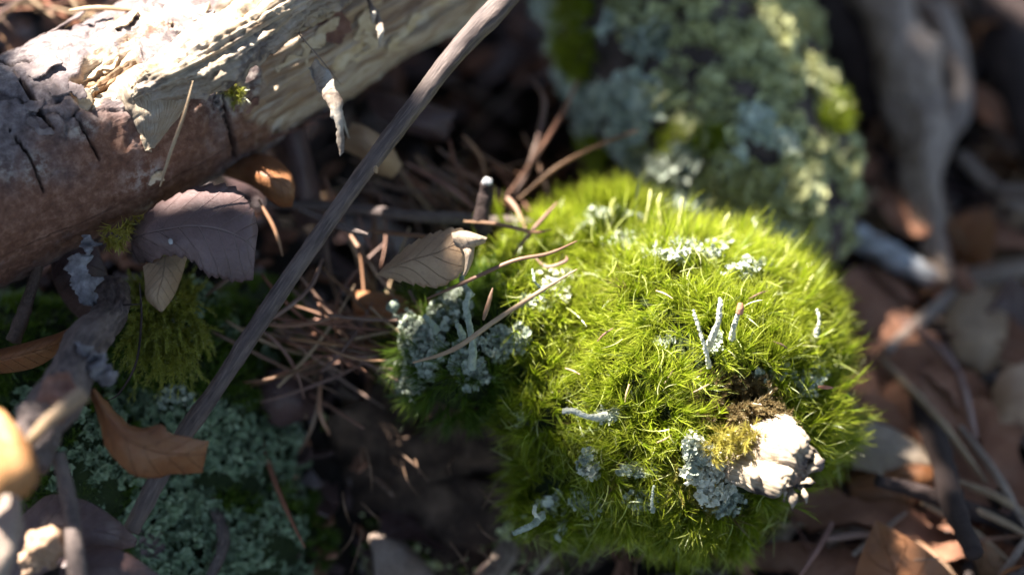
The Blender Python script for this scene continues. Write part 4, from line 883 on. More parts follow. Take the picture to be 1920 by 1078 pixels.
# shared needle shapes, copied one by one
NM = []
for k in range(8):
    r = np.random.default_rng(300 + k); n = 5
    pts = np.array([[0, 0, i / (n - 1)] for i in range(n)]) ; b_ = r.normal(0, .045, 2)
    for i in range(n): q_ = i / (n - 1); pts[i, 0] = 4 * q_ * (1 - q_) * b_[0]; pts[i, 1] = 4 * q_ * (1 - q_) * b_[1] * .4
    V, F, A = tube(pts, [.012, .016, .016, .014, .005], 12, 6, .05, 2, k, flat=.7)
    NM.append(mesh('pine_needle', V, F, M_needle, A)); NM.append(mesh('pine_needle', V, F, M_straw, A)) if k % 4 == 0 else None
def copy_needle(a, b, thick, label, group, me=None):
    v = Vector(b) - Vector(a); L = v.length
    o = bpy.data.objects.new('pine_needle', me or random.choice(NM)); C.objects.link(o)
    o.location = a; q_ = v.to_track_quat('Z', 'Y') @ Vector((0, 0, 1)).rotation_difference(Vector((0, 0, 1)))
    o.rotation_mode = 'QUATERNION'; o.rotation_quaternion = q_
    o.scale = (L * .5 + thick * 28, L * .5 + thick * 28, L) if False else (max(thick * .6 / .016, .4), max(thick * .6 / .016, .4), L)
    # keep the bow in proportion to the length
    tag(o, label, 'pine needle', group); return o
# tangle between twig and moss (500..740, 560..700)
for i in range(70):
    cx, cy = random.gauss(640, 60), random.gauss(628, 34); a = math.radians(random.gauss(-8, 24)); L = random.uniform(50, 150)
    d = 41.9 - (cx - 640) * .001 + random.uniform(-.5, .5)
    copy_needle(P(cx - L * math.cos(a), cy - L * math.sin(a) * -1, d + random.uniform(-.3, .3)), P(cx + L * math.cos(a), cy + L * math.sin(a) * -1, d + random.uniform(-.3, .3)), random.uniform(.035, .055), 'brown pine needle in the tangle between the long twig and the moss', 'needles in the tangle left of the moss')
for i in range(20):
    cx, cy = random.gauss(690, 30), random.gauss(500, 40); a = math.radians(random.uniform(60, 130)); L = random.uniform(50, 100); d = 42.3 + random.uniform(-.5, .5)
    copy_needle(P(cx - L * math.cos(a), cy - L * math.sin(a), d), P(cx + L * math.cos(a), cy + L * math.sin(a), d + random.uniform(-.4, .4)), random.uniform(.03, .05), 'steep brown needle in the shade under the small serrated leaf', 'steep needles below the serrated leaf')
for i in range(24):
    cx, cy = random.gauss(860, 75), random.gauss(345, 28); a = math.radians(random.gauss(35, 25)); L = random.uniform(50, 110); d = 43.3 + random.uniform(-.5, .4)
    copy_needle(P(cx - L * math.cos(a), cy - L * math.sin(a), d), P(cx + L * math.cos(a), cy + L * math.sin(a), d + random.uniform(-.4, .4)), random.uniform(.04, .06), 'blurred brown needle in the dark hollow around the stub', 'needles in the hollow behind the stub')
# sunlit needles behind the log, upper left
for i in range(46):
    cx, cy = random.uniform(-60, 340), random.uniform(-50, 45); a = math.radians(random.uniform(-60, 80)); L = random.uniform(60, 130); d = 43.4 + random.uniform(-.6, .6)
    copy_needle(P(cx - L * math.cos(a), cy - L * math.sin(a), d), P(cx + L * math.cos(a), cy + L * math.sin(a), d + random.uniform(-.5, .5)), random.uniform(.04, .06), 'sunlit orange brown needle behind the log at the upper left', 'sunlit needles behind the log')

# ------------------------------------------------------------------ lichen covered trunk behind
troot = empty('lichen_covered_trunk', P(1330, 300, 46.0))
tag(troot, 'old trunk piece crusted with grey green and yellow lichen behind the moss', 'trunk')
tp = [P(1200, -420, 48.0), P(1235, -180, 47.2), P(1275, 60, 46.4), P(1345, 240, 46.0), P(1425, 390, 45.7), P(1470, 520, 45.8)]
TRAD = [2.1, 2.05, 1.98, 1.9, 1.65, 1.0]
V, F, A = tube(tp, TRAD, 180, 120, .16, 1.1, 77)
V += nrm(V - crom(tp, A['s'])) * (fbm(V * 1.6, 4, 78)[:, None] * .14)
M_trunk = mat_generic('trunk_bark', [(.35, (.05, .035, .03)), (.55, (.14, .105, .095)), (.75, (.24, .19, .17))], scale=1.6, bs=.8, bd=.1, bscale=6)
build('trunk_wood', V, F, M_trunk, troot, A)
TV = V[:180 * 120].reshape(180, 120, 3)
def trunk_sample(n, seed):
    r = np.random.default_rng(seed); i = r.integers(20, 172, n); j = r.integers(0, 120, n); p = TV[i, j]
    c = crom(tp, i / 179.0); nn_ = nrm(p - c); ok = nn_ @ BACK > -.35
    return p[ok] + r.normal(0, .03, (ok.sum(), 3)), nn_[ok]
p, nn_ = trunk_sample(27000, 5); px, py = topx(p)
f = fbm(p * .75, 3, 81); g = fbm(p * .75 + 50, 3, 82)
dark_gap = (np.hypot((px - 1130) / 90, (py - 115) / 45) < 1) | (np.hypot((px - 1430) / 40, (py - 290) / 28) < 1) | (np.hypot((px - 1120) / 70, (py - 330) / 80) < 1)
lump = fbm(p * 2.2, 3, 83); ok = ~dark_gap & (lump > -.2); p = p + nn_ * np.clip(lump, -.1, .6)[:, None] * .3
right = (px - 1290 - (py - 100) * .35) / 170
sel_m = ok & (f + g * .3 - right * .22 > 0.0); sel_o = ok & ~sel_m
for sel, mt, sz, nm in ((sel_m, M_lichen_mint, .085, 'grey_green_lichen'), (sel_o, M_lichen_olive, .08, 'olive_lichen')):
    V, F, A = squamules(p[sel], nn_[sel], sz, 401, 5, 6)
    tag(build(nm, V, F, mt, troot, A), kind='stuff')
# bright lichen lobes, green moss and specks on the trunk
p, nn_ = trunk_sample(30000, 9); px, py = topx(p)
def patch(sel, mt, nm, sz=.09, up=.12, lab=None):
    V, F, A = squamules(p[sel] + nn_[sel] * up, nn_[sel], sz, 410, 5, 8); o = build(nm, V, F, mt, troot, A); tag(o, lab, kind='stuff')
patch((np.hypot((px - 1220) / 35, (py - 320) / 28) < 1) | (np.hypot((px - 1285) / 22, (py - 305) / 35) < 1) | (np.hypot((px - 1215) / 40, (py - 80) / 35) < .9), M_lichen, 'white_lichen', .1, .12)
patch((np.hypot((px - 1190) / 60, (py - 190) / 60) < 1) & (rng.random(len(p)) < .3), M_lichen_mint, 'bright_lichen', .08, .1)
sel = (np.hypot((px - 1300) / 60, (py - 262) / 30) < 1) | (np.hypot((px - 1100) / 50, (py - 290) / 40) < 1) | (np.hypot((px - 1560) / 22, (py - 215) / 40) < 1) | (np.hypot((px - 1090) / 40, (py - 60) / 90) < 1)
V, F, A = shoots(p[sel][::3], nn_[sel][::3], 14, .25, .018, 88, .7, .1, .3, .5); tag(build('green_moss', V, F, M_moss, troot, A), kind='stuff')

# ------------------------------------------------------------------ mossy mound at lower left
MND = [sph(310, 640, 42.0, .85), sph(360, 760, 42.6, 1.1), sph(400, 900, 43.2, 1.45), sph(440, 1000, 43.0, 1.3), sph(250, 930, 42.6, 1.3), sph(60, 720, 42.6, 1.3), sph(470, 640, 43.4, .9), sph(330, 1060, 42.6, 1.2), sph(140, 860, 42.0, 1.2)]
mroot = empty('mossy_mound', P(350, 850, 43.5))
tag(mroot, 'low mound of soil covered by teal lichen and dark moss at lower left', 'mound')
V, F, A = join([ico_blob(c, R * .97, 4, .12, 2.2, i + 20) for i, (c, R) in enumerate(MND)])
build('mound_soil', V, F, M_peat, mroot)
mp, mn = sample_lobes(MND, 330, 15, -.1); px, py = topx(mp); f = fbm(mp * 1.1, 3, 19)
lk = (((px > 250) & (py > 760)) | (f > .18)) & (px < 575) & (f > -.3)
mp = mp + mn * (.3 * fbm(mp * 2.6, 3, 44))[:, None]
V, F, A = squamules(mp[lk], mn[lk], .052, 35, 5, 7); tag(build('teal_lichen', V + 0, F, M_lichen_teal, mroot, A), kind='stuff')
k2 = lk & (f > .15); V, F, A = squamules(mp[k2] + mn[k2] * .06, mn[k2], .04, 36, 5, 7); tag(build('mint_lichen', V, F, M_lichen_teal, mroot, A), kind='stuff')
mk = ~lk; mk = mk & (rng.random(len(mk)) < .35)
V, F, A = shoots(mp[mk], mn[mk], 12, .16, .012, 55, .8, .08, .3, .5); tag(build('green_moss', V, F, M_moss_dark, mroot, A), kind='stuff')
feather(310, 620, 68, 62, 230, M_moss_olive, 'feather_moss', 'olive yellow feathery moss clump below the light brown leaf lobe', 'moss', 66, MND, down=.55, ln=.42, lift=.4)
feather(300, 560, 60, 30, 80, M_moss_olive, 'feather_moss', 'olive moss sprigs just under the broad purple leaf', 'moss', 67, MND, down=.0, ln=.35, lift=.15)
for i, (a, b_, rx, ry, lab) in enumerate(((310, 600, 24, 20, 'blue grey lichen specks inside the olive feathery moss'), (330, 745, 40, 18, 'pale grey lichen tuft in the dark below the olive moss'), (545, 800, 22, 18, 'dim teal lichen dot right of the long twig'))):
    Pt, Nn = lichen_pts(a, b_, rx, ry, 70, 500 + i, MND, .14)
    V, F, A = squamules(Pt, Nn, .045, 520 + i); tag(build('lichen_patch', V, F, M_lichen, None, A), lab, 'lichen')

# ------------------------------------------------------------------ blurred background at right
def bgtube(path, rad, mt, label, name, cat, up=.5, seed=0, amp=.25, nu=80, nv=28):
    pts = [G(px, py, u) for px, py, u in path]
    if name == 'straw': rad = [x_ * .62 for x_ in rad]
    V, F, A = tube(pts, rad, nu, nv, amp, 1.4, seed, groove=.3)
    o = build(name, V, F, mt, None, A); tag(o, label, cat); return o
g1 = bgtube([(1600, -140, 1.6), (1665, 20, 1.6), (1700, 130, 1.5), (1725, 240, 1.3), (1735, 350, 1.1), (1750, 460, .8), (1775, 520, .5)], [.42, .5, .52, .44, .33, .27, .16], M_grey_root, 'thick weathered grey root running down the blurred right background', 'root', 'root', seed=1, amp=.6, nu=140)
bgtube([(1760, 20, 1.5), (1790, 120, 1.4), (1800, 200, 1.3), (1770, 270, 1.2)], [.22, .26, .2, .14], M_grey_root, 'shorter grey root fork beside the thick weathered root', 'root', 'root', seed=2, amp=.4)
bgtube([(1500, -120, 1.0), (1560, 20, 1.0), (1600, 110, .9), (1640, 220, .6)], [.5, .45, .42, .3], M_dark_root, 'dark brown root between the lichen covered trunk and the grey root', 'root', 'root', seed=3)
bgtube([(1850, -60, 1.2), (1890, 60, 1.2), (1920, 160, 1.1), (1960, 300, .9)], [.5, .5, .46, .4], M_dark_root, 'dark root at the upper right edge', 'root', 'root', seed=4)
bgtube([(1600, 440, .9), (1650, 465, .9), (1700, 495, .8), (1750, 525, .7)], [.2, .22, .2, .16], M_white_stick, 'short bleached white stick behind the right flank of the cushion', 'stick', 'stick', seed=5, amp=.4)
bgtube([(1660, 660, .9), (1740, 590, .9), (1800, 545, .9), (1860, 525, .9), (1940, 500, .9)], [.09, .11, .13, .14, .13], M_grey_root, 'brown grey twig arching across the right background', 'twig', 'twig', seed=6, amp=.2)
bgtube([(1800, 290, .8), (1850, 340, .8), (1900, 380, .8), (1960, 420, .8)], [.1, .12, .12, .1], M_grey_root, 'faint grey twig at the right edge beside the grey root', 'twig', 'twig', seed=7)
bgtube([(1860, 240, .8), (1900, 280, .8), (1950, 250, .8)], [.1, .1, .1], M_twig_brown, 'dim brown twig near the upper right edge', 'twig', 'twig', seed=8)
def bgsheet(L, M_, R, mt, label, seed, name='dead_leaf', cat='dead leaf', rough=.15, solid=.03, ragged=.1, kind_solid=None):
    f3 = lambda l: [G(*p) for p in l]
    V, F, A = sheet(f3(L), f3(M_), f3(R), 60, 26, (0, 0), rough, seed, .8, ragged)
    tag(build(name, V, F, mt, None, A, solid=solid), label, cat)
bgsheet([(1545, 560, .8), (1600, 660, .8), (1700, 800, .7), (1790, 940, .5)], [(1572, 525, .85), (1662, 625, .85), (1765, 760, .8), (1850, 930, .6)], [(1600, 500, .7), (1720, 600, .7), (1820, 740, .6), (1880, 900, .4)], M_slab, 'long rust brown bark slab behind the right flank of the cushion', 1, 'bark_slab', 'bark', .2, .15)
bgsheet([(1760, 560, .7), (1770, 600, .8), (1790, 660, .8), (1820, 700, .6)], [(1820, 530, .9), (1830, 590, 1.1), (1835, 640, 1.0), (1840, 700, .7)], [(1890, 540, .7), (1890, 600, .8), (1880, 650, .8), (1860, 700, .6)], ML_taupe, 'taupe leaf hanging from the arching twig in the right background', 2)
bgsheet([(1860, 730, .9), (1880, 700, 1.0), (1920, 680, 1.0), (1970, 690, .8)], [(1865, 770, .9), (1890, 750, 1.2), (1930, 740, 1.2), (1980, 740, .9)], [(1860, 820, .8), (1900, 810, .9), (1940, 820, .9), (1990, 810, .7)], ML_cream, 'light orange brown curled leaf at the right edge', 3)
bgsheet([(1580, 810, .8), (1620, 800, .8), (1670, 800, .8), (1730, 850, .6)], [(1590, 840, 1.0), (1630, 835, 1.0), (1680, 840, 1.0), (1740, 870, .7)], [(1600, 880, .8), (1640, 890, .8), (1690, 890, .8), (1760, 890, .6)], ML_pale, 'pale grey purple leaf just right of the cushion base', 4)
bgsheet([(1590, 880, .6), (1650, 870, .7), (1720, 870, .7), (1780, 870, .5)], [(1590, 910, .8), (1650, 900, .9), (1720, 895, .9), (1785, 885, .6)], [(1600, 960, .6), (1660, 960, .6), (1720, 940, .6), (1780, 900, .5)], ML_rust, 'reddish brown leaf below the pale grey purple leaf', 5)
bgsheet([(690, 1010, .8), (720, 1000, .9), (780, 1040, .9), (840, 1110, .8)], [(700, 1050, 1.1), (740, 1050, 1.2), (790, 1080, 1.2), (840, 1130, 1.0)], [(700, 1110, .8), (730, 1120, .9), (780, 1140, .9), (830, 1160, .8)], M_grey_root, 'grey brown blurred bark piece at the bottom centre', 6, 'bark_piece', 'bark', .2, .15)
for i, (x0, y0, x1, y1, r_, mt, lab) in enumerate(((1650, 670, 1850, 905, .1, M_straw, 'long pale straw across the rust brown bark slab'), (1800, 800, 1925, 990, .1, M_grey_root, 'greyish straw at the right edge below the bark slab'),
        (1730, 940, 1900, 1060, .1, M_straw, 'pale brown straw in the lower right corner, longest of the bunch'), (1790, 900, 1940, 975, .09, M_straw, 'yellow straw at the lower right edge'), (1750, 930, 1940, 1010, .09, M_straw, 'light straw crossing the lower right corner'),
        (1870, 1090, 1930, 1000, .1, M_grey_root, 'grey stalk at the bottom right edge'), (1690, 1000, 1800, 1090, .09, M_needle, 'dark brown straw at the bottom right'), (1550, 1010, 1680, 1005, .09, M_needle, 'red brown straw right of the hanging strand'),
        (1830, 820, 1770, 640, .09, M_needle, 'rusty straw lying on the bark slab'), (1600, 1040, 1700, 960, .08, M_grey_root, 'faint grey straw near the bottom right'), (1000, 1080, 1060, 1010, .09, M_grey_root, 'faint grey twig under the lowest lichen stalk'),
        (1690, 600, 1800, 700, .08, M_needle, 'thin brown straw between bark slab and taupe leaf'), (1560, 980, 1500, 1078, .08, M_needle, 'dim brown straw below the cushion'))):
    bgtube([(x0, y0, .9), ((x0 + x1) / 2 + 6, (y0 + y1) / 2 - 6, 1.0), (x1, y1, .9)], [r_ * .8, r_, r_, r_ * .5], mt, lab, 'straw', 'straw', seed=20 + i, amp=.12, nu=30, nv=10)

LANDM0 = [(1720, 150, 'beside the thick grey root'), (1560, 120, 'in the gap right of the lichen covered trunk'), (1890, 100, 'at the dark upper right root'), (1680, 480, 'near the bleached white stick'), (1650, 700, 'around the rust brown bark slab'),
         (1830, 600, 'by the taupe hanging leaf'), (1920, 740, 'at the right edge by the curled orange leaf'), (1600, 900, 'just right of the broken snag'), (1850, 950, 'among the pale straws lower right'), (1600, 1050, 'under the hanging green strand'), (1900, 400, 'by the faint twig on the right edge'),
         (880, 300, 'in the dark gap behind the stub'), (600, 500, 'under the long grey twig'), (640, 800, 'in the shade below the needle tangle'), (800, 1000, 'in the black hollow at the bottom centre'), (300, 500, 'under the log'), (100, 900, 'in the lower left corner'), (560, 1000, 'right of the teal lichen mound'), (950, 200, 'in the dark gap left of the lichen covered trunk')]
SM = []
for k in range(5):
    r = np.random.default_rng(900 + k); L_, M2, R_ = [], [], []
    for i in range(6):
        q_ = i / 5; wd = .11 * r.uniform(.6, 1.2) * (.4 if i in (0, 5) else 1); M2.append(np.array([q_ - .5, 0, .03 * r.normal()])); L_.append(M2[-1] + np.array([0, -wd, .02 * r.normal()])); R_.append(M2[-1] + np.array([0, wd, .02 * r.normal()]))
    V, F, A = sheet(L_, M2, R_, 40, 12, rough=.03, seed=k, fr=5, ragged=.08); V2 = V - np.array([0, 0, .03]); nV = len(V)
    SM.append(mesh('bark_strip', np.vstack([V, V2]), [F[0], F[0][:, ::-1] + nV], M_slab, {'s': np.tile(A['s'], 2), 'w': np.tile(A['w'], 2)}))
for i, (px, py, ang, ln_) in enumerate(((1600, 620, -55, 3.4), (1700, 830, -50, 3.6), (1880, 620, -60, 2.6), (1640, 980, -20, 3.0), (1800, 1010, -35, 3.2), (1900, 880, -70, 2.6), (1560, 740, -65, 2.4), (1840, 420, -40, 2.6), (1660, 380, -60, 2.2), (1900, 240, -50, 2.4), (1590, 250, -80, 2.4), (1720, 560, -30, 2.2), (1480, 1040, -10, 2.6), (1780, 720, -52, 2.8))):
    p = G(px, py, .75); o = bpy.data.objects.new('bark_strip', SM[i % 5]); C.objects.link(o); o.location = p; o.scale = (ln_, ln_, ln_); o.rotation_euler = (random.gauss(0, .3), random.gauss(0, .12), math.radians(ang))
    tag(o, ('flat ', 'split ', 'curling ')[i % 3] + ('long ' if ln_ > 2.5 else 'short ') + 'red brown bark strip ' + min(LANDM0, key=lambda l: math.hypot(l[0] - px, l[1] - py))[2], 'bark', 'bark strips in the right background')
# scattered leaves and twigs on the floor, each its own object
def leaf_mesh(k, mt, serr):
    r = np.random.default_rng(600 + k); L, M_, R = [], [], []
    for i in range(7):
        q_ = i / 6; wd = .36 * math.sin(math.pi * q_ ** .8) ** .8; cu = r.uniform(.1, .4)
        M_.append(np.array([q_ - .5, 0, .2 * math.sin(q_ * 3 + k)])); L.append(M_[-1] + np.array([0, -wd, cu * wd])); R.append(M_[-1] + np.array([0, wd, cu * wd * r.uniform(-.5, 1.5)]))
    V, F, A = sheet(L, M_, R, 36, 16, (12, .02) if serr else (0, 0), .07, k, 3)
    return mesh('dead_leaf', V, F, mt, A)
LM = [leaf_mesh(k, ML_lines[k % 4], k % 2) for k in range(8)]
LANDM = LANDM0
def where(p):
    x, y = topx(np.asarray(p, float)); return min(LANDM, key=lambda l: math.hypot(l[0] - x, l[1] - y))[2]
def put(me, name, p, s, label, cat, group, tiltm=.5):
    o = bpy.data.objects.new(name, me); C.objects.link(o); o.location = p; o.scale = (s, s, s)
    o.rotation_euler = (random.gauss(0, tiltm), random.gauss(0, tiltm), random.uniform(0, 6.28)); tag(o, label, cat, group); return o
for i in range(60):
    if i < 34: px, py = random.uniform(1520, 2050), random.uniform(-80, 1130)
    elif i < 41: px, py = random.uniform(-150, 900), random.uniform(200, 1100)
    else: px, py = random.uniform(-500, 2400), random.choice((random.uniform(-400, -50), random.uniform(1100, 1400)))
    if i < 34 and 1540 < px < 1920 and 470 < py < 930 and abs((py - 500) - (px - 1560) * 1.25) < 190: continue
    p = G(px, py, random.uniform(.1, .7))
    zone = ('blurred leaf in the litter right of the moss', 'leaves littering the right background') if i < 34 else (('shaded leaf in the dark litter left of the moss', 'leaves in the left shade') if i < 41 else ('dead leaf on the floor outside the middle of the scene', 'outlying leaves'))
    me = random.choice([LM[0], LM[4], LM[0], LM[4], LM[1], LM[3]] if i < 34 else [LM[3], LM[7], LM[2]])
    col = {'rust': 'rust brown', 'taup': 'taupe', 'purp': 'purple grey', 'dark': 'dark plum'}[me.materials[0].name[:4]]
    put(me, 'dead_leaf', p, random.uniform(1.0, 2.4), ('%s dead leaf %s' % (col, where(p))) if i < 41 else zone[0], 'dead leaf', zone[1])
for i in range(200):
    if i < 130: px, py = random.uniform(1500, 2050), random.uniform(-80, 1130)
    elif i < 150: px, py = random.uniform(420, 1060), random.uniform(120, 1100)
    else: px, py = random.uniform(-500, 2400), random.uniform(-350, 1400)
    p = G(px, py, random.uniform(.2, .9)); a = random.uniform(0, 6.28); L = random.uniform(1.0, 3.2)
    v = np.array([math.cos(a), math.sin(a), random.gauss(0, .25)]) * L
    zone = ('dry needle in the blurred litter right of the moss', 'needles in the right background') if i < 130 else (('dry needle in the dark litter around the stump', 'needles in the dark middle') if i < 150 else ('dry needle strewn on the surrounding floor', 'outlying needles'))
    me = random.choice(NM); col = 'pale straw coloured' if me.materials[0].name == 'pale_straw' else 'brown'
    copy_needle(p - v / 2, p + v / 2, random.uniform(.03, .07), ('%s needle lying %s' % (col, where(p))) if i < 150 else zone[0], zone[1], me)
TM = []
for k in range(4):
    r = np.random.default_rng(700 + k); V, F, A = tube([[0, 0, 0], [r.normal(0, .06), r.normal(0, .06), .35], [r.normal(0, .06), 0, .7], [0, 0, 1]], [.05, .045, .04, .03], 50, 14, .3, 2, k)
    TM.append(mesh('twig', V, F, (M_twig_brown, M_grey_root, M_twig, M_dark_root)[k], A))
for i in range(44):
    px, py = (random.uniform(1500, 2050), random.uniform(-80, 1130)) if i < 26 else ((random.uniform(400, 1060), random.uniform(120, 1100)) if i < 36 else (random.uniform(-500, 2400), random.uniform(-350, 1400)))
    p = G(px, py, random.uniform(.2, .6)); o = put(random.choice(TM), 'twig', p, random.uniform(2, 4.5), ('small blurred twig ' + where(p)) if i < 36 else ( 'small twig on the surrounding floor'), 'twig', 'litter twigs right' if i < 26 else ('litter twigs in the shade' if i < 36 else 'outlying twigs'))
    o.rotation_euler = (math.pi / 2 + random.gauss(0, .2), 0, random.uniform(0, 6.28))

# ------------------------------------------------------------------ unseen bough added to the upper left, leaves placed to shape the sun patches
U1 = nrm(np.cross(SUN, [0, 0, 1.0])); U2 = np.cross(U1, SUN)
def inpoly(x, y, poly):
    c = np.zeros(len(x), bool); n = len(poly)
    for i in range(n):
        x0, y0 = poly[i]; x1, y1 = poly[(i + 1) % n]
        k = ((y0 > y) != (y1 > y)) & (x < (x1 - x0) * (y - y0) / (y1 - y0 + 1e-9) + x0); c ^= k
    return c
LIT = [([(1075, 350), (1230, 330), (1420, 400), (1560, 500), (1640, 640), (1640, 860), (1560, 900), (1400, 930), (1270, 860), (1120, 800), (1010, 750), (975, 690), (990, 600), (1060, 520)], 40.6),
       ([(-100, -60), (700, -60), (640, 40), (600, 60), (500, 110), (400, 165), (310, 270), (260, 260), (200, 170), (150, 180), (100, 110), (40, 60), (-100, 40)], 39.9),
       ([(640, -60), (860, -60), (760, 40), (690, 80), (600, 90)], 41.5),
       ([(-80, -60), (330, -60), (250, 10), (-80, 90)], 43.2),
       ([(1260, 800), (1400, 780), (1400, 960), (1270, 950)], 40.05), ([(1370, 800), (1470, 760), (1570, 850), (1560, 930), (1490, 980), (1400, 920), (1290, 960), (1280, 850)], 39.5),
       ([(-60, 770), (40, 770), (90, 870), (60, 950), (-60, 960)], 36.3), ([(30, 985), (130, 985), (130, 1060), (40, 1070)], 38.0)]
lit = []
stub_o = [o_ for o_ in bpy.data.objects if o_.name == 'branch_stub'][0]; sv = np.empty(len(stub_o.data.vertices) * 3, np.float32); stub_o.data.vertices.foreach_get('co', sv)
sv = sv.reshape(-1, 3) + np.array(stub_o.location) + np.array(lroot.location)
fc = ring.reshape(-1, 3) @ BACK > .15
cand = np.vstack([LV[fc][::9], sv[::3]]); cx_, cy_ = topx(cand)
for pi_, (poly, d) in enumerate(LIT):
    a = np.array(poly); gx, gy = np.meshgrid(np.arange(a[:, 0].min(), a[:, 0].max(), 16.), np.arange(a[:, 1].min(), a[:, 1].max(), 16.)); gx, gy = gx.ravel(), gy.ravel()
    k = inpoly(gx, gy, poly)
    if pi_ == 0: lit.append(np.array([surf(x_, y_, LOBES, .2)[0] for x_, y_ in zip(gx[k], gy[k])]))
    elif d == 40.05: lit.append(np.array([surf(x_, y_, LOBES, .62)[0] for x_, y_ in zip(gx[k], gy[k])]))
    elif pi_ in (1, 2): lit.append(cand[inpoly(cx_, cy_, poly)])
    else: lit.append(P(gx[k], gy[k], np.full(k.sum(), d)))
lit = np.vstack(lit); la, lb = lit @ U1, lit @ U2
r = np.random.default_rng(99); n = 17000
cen0 = P(960, 500, 42) ; ca, cb = cen0 @ U1, cen0 @ U2
a_ = ca + r.uniform(-24, 24, n); b_ = cb + r.uniform(-20, 20, n); dep = r.uniform(58, 72, n)
mind = np.array([np.min(np.hypot(la - x, lb - y)) for x, y in zip(a_, b_)])
qt = a_[:, None] * U1 + b_[:, None] * U2; qt = qt + SUN * ((43.5 - (qt - CAM) @ DIRV) / (SUN @ DIRV))[:, None]; qx, qy = topx(qt)
thin = np.where((qx > 1040) & (qx < 1640) & (qy < 430) & (mind > .8), .22, np.where((qx > 1560) & (mind > .8), .32, 1.0))
k = (mind > .4) & (r.random(n) < thin); a_, b_, dep = a_[k], b_[k], dep[k]; n = len(a_)
SHADE = [([(235, 365), (490, 365), (495, 590), (235, 590)], 39.8), ([(420, 280), (570, 280), (560, 400), (430, 400)], 41.1), ([(560, 400), (640, 330), (720, 300), (640, 400), (400, 760), (230, 1010), (200, 980), (380, 700)], 39.9), ([(690, 420), (930, 420), (900, 550), (690, 550)], 40.3),
         ([(480, 440), (730, 440), (730, 760), (430, 760)], 41.6), ([(940, 900), (1180, 920), (1180, 1060), (940, 1060)], 40.9), ([(720, 560), (950, 560), (950, 800), (720, 800)], 40.7), ([(860, 200), (1170, 200), (1060, 400), (860, 400)], 43.0), ([(140, 720), (400, 720), (400, 900), (140, 900)], 38.7)]
sa_ = []
for poly, d in SHADE:
    a = np.array(poly); gx, gy = np.meshgrid(np.arange(a[:, 0].min(), a[:, 0].max(), 24.), np.arange(a[:, 1].min(), a[:, 1].max(), 24.)); gx, gy = gx.ravel(), gy.ravel(); kk = inpoly(gx, gy, poly)
    if d in (40.9, 40.7): sa_.append(np.array([surf(x_, y_, LOBES, .2)[0] for x_, y_ in zip(gx[kk], gy[kk])]))
    else: sa_.append(P(gx[kk], gy[kk], np.full(kk.sum(), d)))
sa_ = np.vstack(sa_); ua, ub = sa_ @ U1, sa_ @ U2; sa_ = sa_[np.array([np.min(np.hypot(la - x_, lb - y_)) for x_, y_ in zip(ua, ub)]) > .22]; a_ = np.append(a_, sa_ @ U1); b_ = np.append(b_, sa_ @ U2); dep = np.append(dep, r.uniform(52, 56, len(sa_))); szx = np.full(len(sa_), .3)
szm = np.append(np.minimum(1.1, .28 + (mind[k] - .3) * .6), szx)[:, None]; n = len(a_)
cpos = a_[:, None] * U1 + b_[:, None] * U2 + dep[:, None] * SUN
nd = nrm(SUN + r.normal(0, .3, (n, 3))); T = nrm(np.cross(nd, r.normal(0, 1, (n, 3)))); B = np.cross(nd, T)
sz = szm
V = np.stack([cpos + T * sz * 1.0, cpos + (T * .3 + B * .5) * sz, cpos + (-T * .5 + B * .45) * sz, cpos - T * sz, cpos + (-T * .5 - B * .45) * sz, cpos + (T * .3 - B * .5) * sz], 1).reshape(-1, 3)
bi = np.arange(n)[:, None] * 6; F = np.concatenate([bi + np.array([0, 1, 2, 3])[None], bi + np.array([0, 3, 4, 5])[None]])
lb_root = empty('overhanging_bough', P(960, 500, 42) + SUN * 66 - U1 * 24)
tag(lb_root, 'unseen leafy bough added overhead to shape the dappled shade', 'branch')
tag(build('bough_leaves', V, [F], M_canopy, lb_root, smooth=False), kind='stuff')
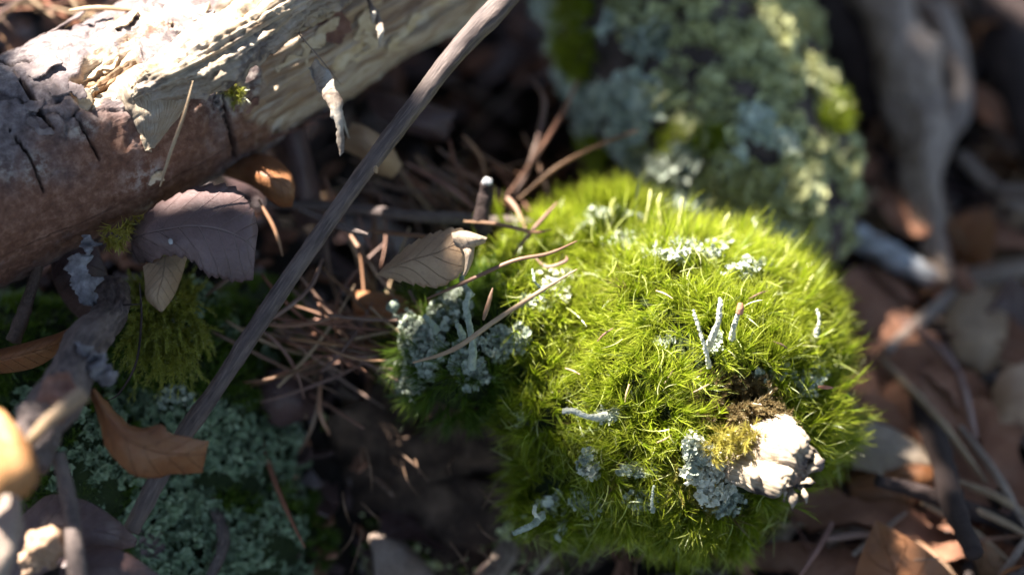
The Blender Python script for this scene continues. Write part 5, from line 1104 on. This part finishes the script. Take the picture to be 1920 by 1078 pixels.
def bpt(a, b, d): return (ca + a) * U1 + (cb + b) * U2 + d * SUN
V, F, A = join([tube([bpt(-60, 22, 70), bpt(-20, 20, 67), bpt(24, 19, 64)], [1.2, .8, .3], 30, 10, .1, 1, 1), tube([bpt(-60, 22, 70), bpt(-24, 0, 67), bpt(-22, -18, 64)], [1, .6, .3], 30, 10, .1, 1, 2), tube([bpt(10, 19, 65), bpt(20, 0, 67), bpt(20, -18, 64)], [.5, .4, .2], 30, 10, .1, 1, 3)])
build('bough_wood', V, F, M_twig_brown, lb_root, A)

# ------------------------------------------------------------------ unseen trees added round the spot to block part of the sky light
for i in range(8):
    r = np.random.default_rng(1200 + i); a = i * math.pi / 4 + .2; R = 285 + 25 * math.sin(i * 2.1); x, y = R * math.cos(a), R * math.sin(a)
    tr = empty('tree', (x, y, -5)); tag(tr, 'unseen forest tree added outside the picture to block sky light', 'tree', 'added trees around the spot')
    V, F, A = tube([[x, y, -30], [x + 4, y, 150], [x - 4, y + 5, 330], [x, y, 470]], [22, 16, 12, 4], 40, 20, .12, 1.5, i, groove=.4)
    build('trunk', V, F, M_dark_root, tr, A)
    n = 420; d = nrm(r.normal(0, 1, (n, 3))); c = np.array([x * .8, y * .8, 330]) + d * np.array([150, 150, 150]) * (r.random(n) ** .4)[:, None]
    ang = np.arccos(np.clip(nrm(c) @ SUN, -1, 1)); keep_ = ang > math.radians(11); c = c[keep_]; n = len(c)
    nd = nrm(r.normal(0, .6, (n, 3)) + nrm(c)); T = nrm(np.cross(nd, r.normal(0, 1, (n, 3)))); B = np.cross(nd, T); sz = r.uniform(9, 19, n)[:, None]
    V = np.stack([c + T * sz, c + (T * .3 + B * .5) * sz, c + (-T * .5 + B * .45) * sz, c - T * sz, c + (-T * .5 - B * .45) * sz, c + (T * .3 - B * .5) * sz], 1).reshape(-1, 3)
    bi = np.arange(n)[:, None] * 6; F = np.concatenate([bi + np.array([0, 1, 2, 3])[None], bi + np.array([0, 3, 4, 5])[None]])
    tag(build('crown', V, [F], M_canopy, tr, smooth=False), kind='stuff')
